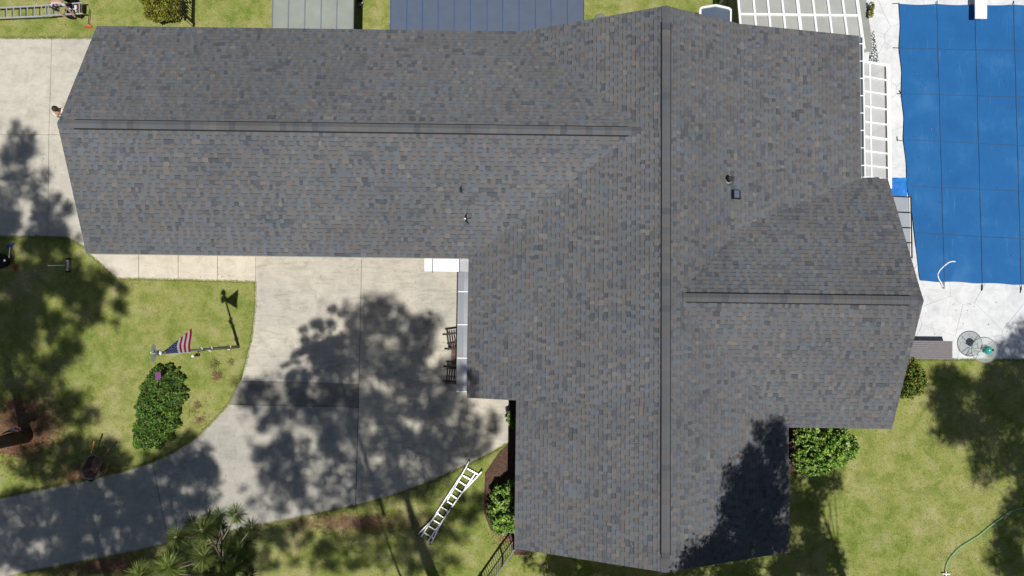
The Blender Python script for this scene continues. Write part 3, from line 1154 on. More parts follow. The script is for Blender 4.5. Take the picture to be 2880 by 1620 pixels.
# brick edging in front of the porch
be = thing('brick_edging', at(1281, 1002, 0), 'strip of red brown bricks set in the concrete by the porch', 'bricks')
yy = 968.0
r_ = 0
while yy < 1036:
    for (xa, xb) in ((1270, 1278), (1278.5, 1289)):
        m = MB()
        k = random.uniform(0.8, 1.15)
        m.col = tuple(c * k for c in alb(176, 146, 128))
        m.prism([(p[0], p[1], 0.085) for p in px_ring([(xa, yy), (xb, yy), (xb, yy + 3.6), (xa, yy + 3.6)])], 0.05)
        m.build('brick', 'brick', be)
    yy += 4.3


# small shed with white trim behind the gable
sh = thing('garden_shed', at(2012, 60, 0), 'small shed with blue grey roof edged in white behind the north gable', 'shed')
SZ = 1.75
def sp(px, py, h):
    return at(px, py, h)
one(lambda mb: (mb.poly(ccw([tuple(sp(1972, 22, SZ)), tuple(sp(2013, 18, SZ + .18)), tuple(sp(2013, 110, SZ + .18)), tuple(sp(1972, 110, SZ))])),
                mb.poly(ccw([tuple(sp(2013, 18, SZ + .18)), tuple(sp(2054, 25, SZ)), tuple(sp(2054, 110, SZ)), tuple(sp(2013, 110, SZ + .18))]))), 'shed_roof', 'blue_roof', sh)
trim = [(1969, 112, SZ), (1969, 34, SZ), (1969.5, 27, SZ), (1972, 23, SZ), (1978, 21, SZ + .03), (2013, 15.5, SZ + .2), (2048, 23.5, SZ + .03), (2053, 26, SZ), (2056, 32, SZ), (2056, 112, SZ)]
tp = [sp(x, y, h + .015) for x, y, h in trim]
one(lambda mb: [mb.bar(tp[i], tp[i + 1], 0.075, 0.05) for i in range(len(tp) - 1)], 'roof_trim', 'white', sh)
w1, w2 = sp(1976, 30, 1.7), sp(2050, 30, 1.7)
one(lambda mb: mb.prism([(w1.x, w1.y - 1.2, 1.72), (w2.x, w1.y - 1.2, 1.72), (w2.x, w1.y, 1.72), (w1.x, w1.y, 1.72)], 1.72), 'wall', 'offwhite', sh)

# rug beside the frosted canopy
rug = MB()
rug.prism(px_ring([(2452, 88), (2458, 88), (2473, 178), (2475, 190), (2440, 190), (2446, 150)], 0.055), 0.008)
tag(rug.build('lattice_mat', 'rug'), 'black and white lattice mat on the pool deck by the canopy corner', 'mat')
gm = MB()
gm.prism(px_ring([(2405, -60), (2433, -60), (2436, 0), (2450, 95), (2452, 145), (2425, 148)], 0.058), 0.008)
tag(gm.build('grey_mat', 'grey_panel'), 'plain grey mat beside the rightmost bar of the frosted canopy', 'mat')

# ------------------------------------------------------------------ pool side furniture
bx = thing('storage_box', at(2600, 985, 0), 'grey slatted storage box at the edge of the pool deck', 'storage box')
Hb = 0.56
for k in range(9):
    y0, y1 = 958 + k * 5.8, 958 + k * 5.8 + 4.9
    one(lambda mb: mb.prism(px_ring([(2560, y0), (2679, y0 + 1), (2679, y1 + 1), (2560, y1)], Hb), 0.03), 'slat', 'grey_wood', bx)
one(lambda mb: mb.prism(px_ring([(2562, 960), (2677, 961), (2677, 1008), (2562, 1007)], Hb - 0.032), Hb - 0.04), 'box_body', 'pole', bx)

tb = thing('glass_table', at(2732, 983, 0), 'round glass garden table at the corner of the pool deck', 'table')
TC = at(2768.5, 984.5, 0.74)
ring_pts = [TC + Vector((0.465 * math.cos(a), 0.465 * math.sin(a), 0)) for a in np.linspace(0, 2 * math.pi, 41)]
one(lambda mb: mb.prism([tuple(p) for p in ring_pts[:-1]], 0.01), 'glass_top', 'glass', tb)
one(lambda mb: mb.tube(ring_pts, 0.014, 6, False), 'rim', 'pole', tb, True)
for k in range(4):
    a = math.radians(45 + 90 * k)
    d = Vector((math.cos(a), math.sin(a), 0))
    one(lambda mb: mb.tube([TC + d * 0.43 + Vector((0, 0, -.03)), TC + d * 0.1 + Vector((0, 0, -.2)), Vector((TC.x, TC.y, 0.3)) + d * 0.06, Vector((TC.x, TC.y, 0.05)) + d * 0.33], 0.012, 6), 'leg', 'pole', tb, True)
ba = thing('ball_lantern', TC, 'shiny teal ceramic ball on the round glass table', 'ball')
BC = TC + Vector((0.02, 0.01, 0.17))
one(lambda mb: mb.ball(BC, 0.145, 0.145, 0.14, 18, 12), 'globe', 'teal', ba, True)
one(lambda mb: mb.tube([BC + Vector((0.06, 0.0, 0.11)), BC + Vector((0.085, 0, 0.17))], [0.035, 0.03], 10), 'spout', 'black', ba)
one(lambda mb: mb.tube([TC + Vector((0, 0, 0.002)), TC + Vector((0, 0, 0.05))], [0.08, 0.06], 12), 'foot', 'teal', ba)

# ------------------------------------------------------------------ porch chairs
def rocker(px, py, rz, label):
    b = at(px, py, 0.055)
    t = thing('rocking_chair', b, label, 'chair', 'dark wooden rocking chairs on the porch edge')
    t.rotation_euler.z = 0
    X = Vector((math.cos(rz), math.sin(rz), 0))
    Y = Vector((-X.y, X.x, 0))

    def q(x, y, z):
        return b + X * x + Y * y + Vector((0, 0, z))
    for s in (-0.27, 0.27):
        one(lambda mb: mb.tube([q(-0.42, s, 0.10), q(-0.2, s, 0.03), q(0.05, s, 0.015), q(0.3, s, 0.05), q(0.42, s, 0.11)], 0.022, 6), 'rocker', 'wood', t)
        one(lambda mb: mb.bar(q(0.22, s, 0.03), q(0.22, s, 0.62), 0.045, 0.045), 'leg', 'wood', t)
        one(lambda mb: mb.bar(q(-0.2, s, 0.03), q(-0.34, s, 1.05), 0.045, 0.045), 'back_post', 'wood', t)
        one(lambda mb: mb.bar(q(0.28, s, 0.63), q(-0.28, s, 0.62), 0.075, 0.025), 'armrest', 'wood', t)
    for k in range(6):
        x = 0.23 - k * 0.085
        one(lambda mb: mb.bar(q(x, -0.27, 0.42 - k * 0.008), q(x, 0.27, 0.42 - k * 0.008), 0.045, 0.02), 'seat_slat', 'wood', t)
    for k in range(5):
        y = -0.2 + 0.1 * k
        one(lambda mb: mb.bar(q(-0.24, y, 0.42), q(-0.335, y, 1.03), 0.035, 0.018), 'back_slat', 'wood', t)
    for z in (0.45, 1.04):
        one(lambda mb: mb.bar(q(-0.24 - (z - .45) * .16, -0.27, z), q(-0.24 - (z - .45) * .16, 0.27, z), 0.05, 0.03), 'back_rail', 'wood', t)
    return t


rocker(1280, 957, math.radians(188), 'dark wooden rocking chair at the porch edge, the one nearer the long wing')
rocker(1278, 1053, math.radians(176), 'dark wooden rocking chair at the porch edge below the brick strip')

# ------------------------------------------------------------------ flagpole
fp = at(671, 975, 0)
fl = thing('flagpole', fp, 'tall grey metal flagpole leaning out of view on the front lawn', 'flagpole')
fl['label'] = 'tall grey flagpole with eagle finial on the front lawn'
one(lambda mb: mb.tube([fp, fp + Vector((0, 0, 2.4)), fp + Vector((0, 0, 2.42)), fp + Vector((0, 0, 5.75))], [0.058, 0.055, 0.042, 0.034], 12), 'pole', 'pole', fl, True)
for z in (0.9, 2.45, 3.2):
    one(lambda mb: mb.tube([fp + Vector((math.cos(a) * .075, math.sin(a) * .075, z)) for a in np.linspace(0, 5.2, 10)], 0.012, 6), 'ring', 'white', fl)
top = fp + Vector((0, 0, 5.85))
one(lambda mb: mb.ball(top, 0.085, 0.085, 0.085), 'ball', 'white', fl, True)
one(lambda mb: mb.tube([fp + Vector((0, 0, 5.6)), top], 0.02, 8), 'truck', 'black', fl)


def eagle(mb):
    c = top + Vector((-0.02, 0, 0.16))
    mb.ball(c, 0.075, 0.055, 0.10, 10, 7)
    for s in (-1, 1):
        pts = [c + Vector((0.06, s * 0.03, 0.06)), c + Vector((0.09, s * 0.12, 0.12)), c + Vector((0.05, s * 0.20, 0.10)), c + Vector((-0.03, s * 0.27, 0.05)), c + Vector((-0.10, s * 0.20, 0.03)), c + Vector((-0.11, s * 0.07, 0.03))]
        mb.poly(pts)
        mb.poly([p + Vector((-0.015, 0, -0.012)) for p in reversed(pts)])
    mb.tube([c + Vector((-0.02, 0, -0.06)), c + Vector((-0.1, 0, -0.1))], [0.03, 0.04], 6)


one(eagle, 'eagle', 'pole', fl, False)
one(lambda mb: mb.tube([top + Vector((0, 0, .2)), top + Vector((0.0, 0.02, .46))], [0.022, 0.014], 6), 'eagle_head', 'white', fl)
# lamp arm part way up
lb = fp + Vector((0, 0, 3.35))
one(lambda mb: (mb.tube([lb, lb + Vector((0.02, -0.14, 0.04))], 0.014, 6), mb.box(lb + Vector((0.02, -0.16, 0.05)), 0.12, 0.1, 0.08)), 'lamp_bracket', 'black', fl)
one(lambda mb: mb.ball(lb + Vector((-0.02, -0.19, 0.32)), 0.045), 'lamp', 'white', fl, True)
one(lambda mb: mb.tube([lb + Vector((0.02, -0.16, .05)), lb + Vector((-0.02, -0.19, 0.3))], [0.035, 0.02], 6), 'lamp_stem', 'black', fl)

# flag: collapsed at the top of the hoist, billowing north at the foot
flag = MB()
NS, NT = 39, 34
idx = {}
for i in range(NS + 1):
    s = i / NS
    for j in range(NT + 1):
        t = j / NT
        hz = 5.62 - 1.0 * s
        wmax = 0.04 + 0.72 * s
        # cloth leaves the pole northwards, then folds over and hangs
        if t < 0.7:
            k = t / 0.7
            out = wmax * k
            rise = 0.10 * s * k + 0.05 * math.sin(2.6 * k + 2 * s) * s
            xo = 0.40 * s + 0.02 * math.sin(6 * k + 3 * s)
        else:
            k = (t - 0.7) / 0.3
            out = wmax * (1 - 0.3 * k)
            rise = 0.10 * s + 0.05 * math.sin(2.6 + 2 * s) * s - 0.30 * k
            xo = 0.40 * s + 0.02 * math.sin(6 + 3 * s) - 0.16 * k
        q = fp + Vector((-0.03 + xo, out - 0.05, hz + rise))
        idx[i, j] = len(flag.v)
        flag.v.append(tuple(q))
RED, WHT, BLU = (0.42, 0.02, 0.045), (0.74, 0.74, 0.78), (0.012, 0.03, 0.16)
for i in range(NS):
    for j in range(NT):
        stripe = i // 3
        c = RED if stripe % 2 == 0 else WHT
        if stripe < 7 and j < NT * 0.72:
            c = BLU
            if (i % 4 == 1 and j % 4 == 1) or (i % 4 == 3 and j % 4 == 3):
                c = (0.62, 0.68, 0.78)
        if j == 0:
            c = WHT
        flag.col = c
        flag.face((idx[i, j], idx[i + 1, j], idx[i + 1, j + 1], idx[i, j + 1]))
tag(flag.build('flag', 'cloth', None, True), 'red white and blue flag with stars and stripes drooping from the pole', 'flag')

# ------------------------------------------------------------------ metal fences
def fence(name, a, b, hgt, label, spacing=0.105, posts=()):
    t = thing(name, a, label, 'fence')
    a, b = Vector(a), Vector(b)
    L = (b - a).length
    d = (b - a) / L
    for z, w in ((0.12, 0.03), (hgt - 0.16, 0.03), (hgt, 0.045)):
        one(lambda mb: mb.bar(a + Vector((0, 0, z)), b + Vector((0, 0, z)), w, 0.03), 'rail', 'black', t)
    n = int(L / spacing)
    for k in range(n + 1):
        p = a + d * (k * L / n)
        one(lambda mb: mb.bar(p + Vector((0, 0, 0.03)), p + Vector((0, 0, hgt)), 0.018, 0.018), 'picket', 'black', t)
    for s in posts:
        p = a + d * s
        one(lambda mb: mb.bar(p, p + Vector((0, 0, hgt + .06)), 0.06, 0.06), 'post', 'black', t)
    return t


fence('metal_fence', at(1448, 1514, 0), at(1352, 1652, 0), 1.2, 'black metal picket fence running diagonally off the south west corner', 0.11, (0.05, 0.78, 2.0))
fence('metal_fence', at(547, 79, 0), at(551, -90, 0), 1.15, 'black metal picket fence behind the long wing beside the golden bush', 0.105, (0.15, 1.9))

# ------------------------------------------------------------------ ladders
def rung_ladder(t, L1, L2, R1, R2, n, rail_r, mat, w=0.03):
    one(lambda mb: mb.bar(L1, L2, w, 0.06), 'rail', mat, t)
    one(lambda mb: mb.bar(R1, R2, w, 0.06), 'rail', mat, t)
    for k in range(n):
        f = (k + 0.5) / n
        one(lambda mb: mb.tube([Vector(L1).lerp(Vector(L2), f), Vector(R1).lerp(Vector(R2), f)], rail_r, 6), 'rung', mat, t)


t = thing('extension_ladder', at(120, 30, 0), 'long silver extension ladder lying raised above the back lawn', 'ladder')
rung_ladder(t, at(-70, 26, 0.34), at(146, 15, 0.34), at(-70, 54, 0.34), at(146, 45, 0.34), 11, 0.018, 'alu', 0.045)
rung_ladder(t, at(120, 15.5, 0.40), at(233, 8.5, 0.40), at(120, 44.5, 0.40), at(233, 38.0, 0.40), 6, 0.018, 'alu', 0.04)
for x, y in ((-60, 40),):
    one(lambda mb: mb.box(at(x, y, 0.15), 0.2, 0.5, 0.30), 'block', 'wood', t)

t = thing('multi_position_ladder', at(1265, 1415, 0), 'silver folding ladder with flared ends lying on the front lawn', 'ladder')
A = [(1314, 1311), (1184, 1510), (1335, 1334), (1202, 1524)]
for k, (x1, y1, x2, y2) in enumerate([(1313, 1312, 1184, 1510), (1336, 1333, 1202, 1524)]):
    one(lambda mb: mb.bar(at(x1, y1, 0.10), at(x2, y2, 0.10), 0.045, 0.07), 'rail', 'alu_bright', t)
for (x1, y1, x2, y2) in [(1319.5, 1297.5, 1279, 1372), (1279, 1372, 1256, 1410), (1354.5, 1327, 1301, 1384), (1301, 1384, 1268, 1428), (1233, 1440, 1216, 1461), (1216, 1461, 1175.6, 1503), (1268, 1428, 1244, 1465), (1244, 1465, 1212, 1528)]:
    one(lambda mb: mb.bar(at(x1, y1, 0.15), at(x2, y2, 0.15), 0.038, 0.07), 'outer_rail', 'alu_bright', t)
for (a, b, c, d) in [(2130, 370, 2230, 425), (2085, 440, 2180, 490), (2050, 500, 2120, 545), (2005, 565, 2070, 605), (1955, 625, 2020, 670), (1910, 690, 1985, 735), (1865, 755, 1940, 800), (1825, 820, 1890, 862), (1775, 880, 1850, 925), (1730, 940, 1810, 990), (1680, 1005, 1780, 1065)]:
    one(lambda mb: mb.bar(at(720 + a / 3.578, 1215 + b / 3.578, 0.12), at(720 + c / 3.578, 1215 + d / 3.578, 0.12), 0.04, 0.03), 'rung', 'alu', t)
for x, y in ((1319.5, 1297), (1355, 1326), (1175, 1504), (1211, 1529)):
    one(lambda mb: mb.box(at(x, y, 0.14), 0.07, 0.05, 0.08, 0.9), 'foot', 'black', t)
for (x, y) in ((1256, 1410), (1268, 1428)):
    one(lambda mb: mb.box(at(x, y, 0.16), 0.09, 0.07, 0.1, 0.9), 'hinge', 'black', t)

# ------------------------------------------------------------------ wheelbarrow
wb = thing('wheelbarrow', at(262, 1310, 0), 'rusty brown wheelbarrow with wooden handles at the driveway edge', 'wheelbarrow')


def tray(mb):
    # rim and floor rings
    rim_px = [(232, 1335), (229, 1322), (246, 1287), (254, 1280), (264, 1279), (283, 1290), (287, 1296), (286, 1303), (272, 1338), (262, 1347), (247, 1347), (238, 1343)]
    rim = [at(x, y, 0.62) for x, y in rim_px]
    cx, cy = sum(p.x for p in rim) / 12, sum(p.y for p in rim) / 12
    flo = [Vector((cx + (p.x - cx) * 0.62 + 0.02, cy + (p.y - cy) * 0.66 + 0.03, 0.36)) for p in rim]
    n = len(mb.v)
    mb.v += [tuple(p) for p in rim + flo]
    mb.v += [(p.x + (p.x - cx) * 0.02, p.y + (p.y - cy) * 0.02, p.z - 0.012) for p in rim] + [(p.x, p.y, p.z - 0.015) for p in flo]
    for i in range(12):
        j = (i + 1) % 12
        mb.face((n + i, n + j, n + 12 + j, n + 12 + i))
        mb.face((n + 24 + i, n + 36 + i, n + 36 + j, n + 24 + j))
        mb.face((n + i, n + 24 + i, n + 24 + j, n + j))
    mb.face([n + 12 + i for i in range(12)])
    mb.face([n + 36 + i for i in reversed(range(12))])
    return rim


m = MB()
rim = tray(m)
m.build('tray', 'rust', wb)
one(lambda mb: mb.tube(rim + [rim[0]], 0.013, 6, False), 'rim', 'grey_rib', wb, True)
for (x1, y1, x2, y2) in ((243, 1330, 266, 1240), (264, 1336, 307, 1262)):
    one(lambda mb: mb.bar(at(x1, y1, 0.33), at(x2, y2, 0.58), 0.05, 0.05), 'handle', 'wood_handle', wb)
wc = at(252, 1338, 0.19)
ring_ = [wc + Vector((0.19 * math.cos(a) * 0.45, 0.19 * math.cos(a) * -0.9, 0.19 * math.sin(a))) for a in np.linspace(0, 2 * math.pi, 17)]
one(lambda mb: mb.tube(ring_, 0.045, 8, False), 'wheel', 'black_matt', wb, True)
for (x, y) in ((262, 1283), (283, 1296)):
    one(lambda mb: mb.bar(at(x, y, 0.01), at(x, y, 0.36), 0.035, 0.035), 'leg', 'rust', wb)

# ------------------------------------------------------------------ small tools on the lawns
mg = thing('magnetic_sweeper', at(165, 750, 0), 'push magnet sweeper with white handle and red brace in the shaded lawn', 'sweeper')
one(lambda mb: mb.bar(at(191, 731, 0.12), at(190, 762, 0.12), 0.07, 0.07), 'magnet_bar', 'alu_bright', mg)
one(lambda mb: mb.tube([at(183, 746, 0.18), at(135, 747, 0.70)], 0.016, 6), 'handle', 'white', mg)
for y in (735, 747, 757):
    one(lambda mb: mb.tube([at(181, 746, 0.2), at(191, y, 0.14)], 0.013, 6), 'brace', 'red', mg)
for y in (729, 764):
    one(lambda mb: mb.tube([at(191, y, 0.09) + Vector((0, -.02, 0)), at(191, y, 0.09) + Vector((0, .02, 0))], 0.09, 10), 'wheel', 'black_matt', mg)


def rake(name, label, head, hand, spread, mat_h, mat_s, hh=0.9, tines=9):
    t = thing(name, at(*head, 0), label, 'rake', 'rakes left on the lawns')
    h0, h1 = at(*head, 0.10), at(*hand, hh)
    one(lambda mb: mb.tube([h0, h1], 0.014, 6), 'handle', mat_s, t)
    d = (Vector((h0.x - h1.x, h0.y - h1.y, 0))).normalized()
    s = Vector((-d.y, d.x, 0))
    for k in range(tines):
        f = (k / (tines - 1) - 0.5) * 2
        e = h0 + d * (0.16 - 0.04 * abs(f)) + s * (f * spread) + Vector((0, 0, -0.08))
        one(lambda mb: mb.bar(h0, e, 0.009, 0.008), 'tine', mat_h, t)
    one(lambda mb: mb.bar(h0 + d * 0.08 - s * spread * .6, h0 + d * 0.08 + s * spread * .6, 0.03, 0.02), 'head_bar', mat_h, t)
    return t


rake('leaf_rake', 'blue leaf rake with white handle in the shade at the left edge', (28, 696), (25, 724), 0.22, 'blue', 'white', 0.35)
rake('leaf_rake', 'orange leaf rake with black handle on the back lawn near the ladder', (248, 68), (252, 26), 0.22, 'orange', 'black', 0.1)
rake('leaf_rake', 'red rake lying beside the black bag in the shade', (36, 750), (8, 742), 0.16, 'red', 'red', 0.3)

bg = MB()
bg.ball(at(-6, 734, 0.28), 0.42, 0.30, 0.30, 20, 12, 0.05)
bag = thing('black_bag', at(-6, 734, 0), 'full black bag with a small white tag at the left edge', 'bag')
bg.build('sack', 'black_matt', bag, True)
one(lambda mb: mb.poly([at(9, 735, 0.56), at(16, 735, 0.56), at(14, 730, 0.57), at(11, 729, 0.57)]), 'tag', 'white', bag)

# garden flag by the tree
gf = thing('garden_flag', at(104, 1177, 0), 'small red white and blue garden flag on a black stake by the big pine', 'flag')
one(lambda mb: mb.tube([at(105, 1176, 0.0), at(67, 1194, 0.75), at(4, 1222, 1.25)], 0.016, 6), 'stake', 'black', gf)
m = MB()
R0, R1 = at(53, 1198, 1.16), at(6, 1217, 1.22)
R2, R3 = at(63, 1212, 0.82), at(16, 1216, 0.9)
NB = 12
for i in range(NB):
    f0, f1 = i / NB, (i + 1) / NB
    c = (0.30, 0.05, 0.07) if i > 8 else (0.07, 0.09, 0.30) if i % 2 == 0 else (0.34, 0.36, 0.48)
    for j in range(4):
        g0, g1 = j / 4, (j + 1) / 4
        m.col = (0.55, 0.55, 0.58) if (i * 7 + j * 3) % 5 == 0 else c
        a0, a1 = R1.lerp(R0, f0), R1.lerp(R0, f1)
        b0, b1 = R3.lerp(R2, f0), R3.lerp(R2, f1)
        m.poly([a0.lerp(b0, g0), a1.lerp(b1, g0), a1.lerp(b1, g1), a0.lerp(b0, g1)])
m.build('cloth', 'paint', gf)

# purple ornament in the oval shrub
pu = thing('purple_banner', at(448, 1062, 0), 'purple cloth banner on a stake at the tip of the oval shrub', 'banner')
one(lambda mb: mb.tube([at(452, 1062, 0), at(452, 1062, 0.8)], 0.012, 6), 'stake', 'black', pu)
one(lambda mb: mb.prism(px_ring([(436, 1048), (451, 1046), (453, 1061), (450, 1068), (436, 1069)], 0.85), 0.03), 'cloth', 'purple', pu)

# hose and sprinkler
hp = [(2950, 1424), (2880, 1428), (2858, 1433), (2838, 1441), (2815, 1458), (2785, 1480), (2755, 1505), (2725, 1524), (2700, 1540), (2680, 1560), (2666, 1580), (2660, 1600), (2659, 1610)]
pts = []
for i in range(len(hp) - 1):
    for k in range(4):
        f = k / 4
        p0 = hp[max(i - 1, 0)]; p1 = hp[i]; p2 = hp[i + 1]; p3 = hp[min(i + 2, len(hp) - 1)]
        q = [0.5 * (2 * p1[c] + (p2[c] - p0[c]) * f + (2 * p0[c] - 5 * p1[c] + 4 * p2[c] - p3[c]) * f * f + (3 * p1[c] - p0[c] - 3 * p2[c] + p3[c]) * f ** 3) for c in (0, 1)]
        pts.append(at(q[0], q[1], 0.05))
tag(one(lambda mb: mb.tube(pts, 0.015, 7), 'garden_hose', 'hose', None, True), 'green garden hose snaking over the right lawn', 'hose')
sp_ = thing('sprinkler', at(2661, 1614, 0), 'white cross shaped sprinkler at the end of the green hose', 'sprinkler')
one(lambda mb: mb.tube([at(2650, 1614, 0.09), at(2672, 1614.5, 0.09)], 0.024, 6), 'arm', 'white', sp_)
one(lambda mb: mb.tube([at(2661, 1607, 0.07), at(2661, 1625, 0.07)], 0.02, 6), 'stem', 'white', sp_)

# utility box and cover behind the house
ub = thing('utility_box', at(1017, 12, 0), 'small grey utility box with bent pipe behind the patio roof', 'utility box')
one(lambda mb: mb.box(at(1014, 14, 0.10), 0.17, 0.10, 0.22), 'box', 'stone', ub)
one(lambda mb: mb.tube([at(1014, 14, .2), at(1018, 8, .28), at(1021, 6, 0.03)], 0.03, 6), 'pipe', 'alu_bright', ub)
one(lambda mb: mb.box(at(1011, 6, 0.03), 0.2, 0.18, 0.08), 'pad', 'black_matt', ub)
rc = at(1688, 55, 0.0)
tag(one(lambda mb: mb.tube([rc, rc + Vector((0, 0, 0.10)), rc + Vector((0, 0, 0.14))], [0.22, 0.21, 0.05], 18), 'well_cap', 'stone', None), 'round grey stone cap on the grass behind the north gable', 'cap')

# hoist cart at the ladder end
hc = thing('hoist_cart', at(210, 30, 0), 'dark wheeled hoist cart with engine under the right end of the long ladder', 'cart')
one(lambda mb: mb.box(at(205, 28, 0.26), 0.36, 0.30, 0.10), 'frame', 'black_matt', hc)
one(lambda mb: mb.box(at(199, 22, 0.36), 0.22, 0.2, 0.16), 'engine', 'rust', hc)
one(lambda mb: mb.box(at(214, 26, 0.33), 0.09, 0.26, 0.1), 'tank', 'offwhite', hc)
one(lambda mb: mb.box(at(226, 24, 0.3), 0.16, 0.3, 0.08), 'toolbox', 'rust', hc)
for (x, y) in ((200, 48), (222, 44)):
    c = at(x, y, 0.14)
    one(lambda mb: mb.tube([c + Vector((0, -.035, 0)), c + Vector((0, .035, 0))], 0.14, 14), 'wheel', 'black_matt', hc)
one(lambda mb: mb.tube([at(190, 24, .48), at(205, 26, .5), at(214, 25, .45)], 0.02, 6), 'cable', 'rope', hc)

# ------------------------------------------------------------------ people
def skin_mesh(name, verts, edges, radii, mat, parent, root=0, sub=1):
    me = bpy.data.meshes.new(name)
    org = ORIGIN[parent.name]
    me.from_pydata([tuple(Vector(v) - org) for v in verts], edges, [])
    o = bpy.data.objects.new(name, me)
    COL.objects.link(o)
    o.parent = parent
    ORIGIN[o.name] = org
    md = o.modifiers.new('skin', 'SKIN')
    md.use_smooth_shade = True
    md.branch_smoothing = 0.4
    if not me.skin_vertices:
        bpy.context.view_layer.objects.active = o
    for i, r in enumerate(radii):
        sv = me.skin_vertices[0].data[i]
        sv.radius = (r, r) if not isinstance(r, tuple) else r
        sv.use_root = (i == root)
    s = o.modifiers.new('sub', 'SUBSURF')
    s.levels = sub
    s.render_levels = sub
    me.materials.append(M[mat])
    return o


def person(base, J, label, shirt, trousers, hairmat, cap=False):
    """J: joints in world space: pelvis, waist, chest, neck, head, and left/right sh el wr kn an hip toe"""
    t = thing('person', base, label, 'person')
    N = ['pelvis', 'waist', 'chest', 'neck', 'head', 'crown']
    V = [J[k] for k in N]
    R = [0.13, 0.115, 0.13, 0.055, 0.085, 0.07]
    E = [(0, 1), (1, 2), (2, 3), (3, 4), (4, 5)]

    def add(p, r, par):
        V.append(p)
        R.append(r)
        E.append((par, len(V) - 1))
        return len(V) - 1
    for s in ('l', 'r'):
        a = add(J[s + 'sh'], 0.062, 2)
        b = add(J[s + 'el'], 0.046, a)
        c = add(J[s + 'wr'], 0.031, b)
        d = (J[s + 'wr'] - J[s + 'el']).normalized()
        side = d.cross(Vector((0, 0, 1)))
        side = side.normalized() if side.length > 0.1 else Vector((1, 0, 0))
        palm = add(J[s + 'wr'] + d * 0.07, 0.034, c)
        for f, ln in ((-1.2, 0.05), (-0.4, 0.085), (0.4, 0.09), (1.2, 0.08), (2.0, 0.06)):
            k = J[s + 'wr'] + d * (0.10 if f < 1.9 else 0.05) + side * (f * 0.019)
            p1 = add(k, 0.010, palm)
            add(k + d * ln * 0.6 + Vector((0, 0, -0.025)), 0.008, p1)
        h = add(J[s + 'hip'], 0.098, 0)
        k = add(J[s + 'kn'], 0.062, h)
        an = add(J[s + 'an'], 0.042, k)
        add(J[s + 'toe'], 0.036, an)
    skin_mesh('body', V, E, R, 'skin', t)
    skin_mesh('shirt', [J['pelvis'].lerp(J['waist'], .5), J['waist'], J['chest'], J['chest'].lerp(J['neck'], .6), J['lsh'], J['lsh'].lerp(J['lel'], .75), J['rsh'], J['rsh'].lerp(J['rel'], .75)],
              [(0, 1), (1, 2), (2, 3), (2, 4), (4, 5), (2, 6), (6, 7)], [0.155, 0.14, 0.155, 0.075, 0.082, 0.068, 0.082, 0.068], shirt, t, 1)
    skin_mesh('trousers', [J['pelvis'].lerp(J['waist'], .35), J['pelvis'], J['lhip'], J['lkn'], J['lan'], J['rhip'], J['rkn'], J['ran']],
              [(0, 1), (1, 2), (2, 3), (3, 4), (1, 5), (5, 6), (6, 7)], [0.145, 0.15, 0.115, 0.082, 0.065, 0.115, 0.082, 0.065], trousers, t, 1)
    up = (J['crown'] - J['neck']).normalized()
    c = J['head'] + up * 0.03
    one(lambda mb: mb.ball(c + J['back'] * 0.02, 0.105, 0.105, 0.115, 18, 11, 0.03), 'hair' if not cap else 'cap', hairmat, t, True)
    fw = -J['back']
    sd = fw.cross(up).normalized()
    if cap:
        one(lambda mb: mb.bar(c + fw * 0.09 + up * 0.02, c + fw * 0.18, 0.14, 0.012, tuple(up)), 'cap_peak', hairmat, t)
    hd = J['head']
    one(lambda mb: (mb.ball(hd + fw * 0.098 - up * 0.02, 0.014, 0.014, 0.022, 8, 5), mb.ball(hd + sd * 0.098 - up * 0.01, 0.014, 0.02, 0.028, 8, 5), mb.ball(hd - sd * 0.098 - up * 0.01, 0.014, 0.02, 0.028, 8, 5)), 'nose_and_ears', 'skin', t, True)
    for s in (-1, 1):
        one(lambda mb: mb.ball(hd + fw * 0.086 + sd * (s * 0.034) + up * 0.012, 0.010, 0.010, 0.008, 8, 5), 'eye', 'black', t)
    one(lambda mb: mb.bar(hd + fw * 0.088 - up * 0.055 - sd * 0.022, hd + fw * 0.088 - up * 0.055 + sd * 0.022, 0.006, 0.008), 'mouth', 'red', t)
    for s in ('l', 'r'):
        one(lambda mb: mb.tube([J[s + 'an'] + Vector((0, 0, -.03)), J[s + 'an'].lerp(J[s + 'toe'], 0.55) + Vector((0, 0, -.01)), J[s + 'toe']], [0.055, 0.055, 0.04], 8), 'shoe', 'shoe', t, True)
    return t


def standing(px, py, hh, face):
    g0 = at(px, py, hh)
    b = Vector((g0.x, g0.y, 0.05))
    fw = Vector((math.cos(face), math.sin(face), 0))
    sd = Vector((-fw.y, fw.x, 0))

    def q(f, s, z):
        return b + fw * f + sd * s + Vector((0, 0, z))
    J = dict(pelvis=q(0, 0, .93), waist=q(0, 0, 1.08), chest=q(0.0, 0, 1.30), neck=q(0.0, 0, 1.47), head=q(0.03, 0, 1.60), crown=q(0.02, 0, 1.67), back=-fw)
    for s, g in (('l', 1), ('r', -1)):
        J[s + 'sh'] = q(0, .19 * g, 1.39)
        J[s + 'el'] = q(0.02, .25 * g, 1.12)
        J[s + 'wr'] = q(0.14, .22 * g, 0.95)
        J[s + 'hip'] = q(0, .09 * g, .88)
        J[s + 'kn'] = q(0.02, .10 * g, .48)
        J[s + 'an'] = q(0, .11 * g, .07)
        J[s + 'toe'] = q(0.17, .13 * g, .04)
    return b, J


b, J = standing(157, 306, 1.62, math.radians(-60))
person(b, J, 'person with brown hair and white shirt standing at the gable end', 'shirt', 'trousers', 'hair')

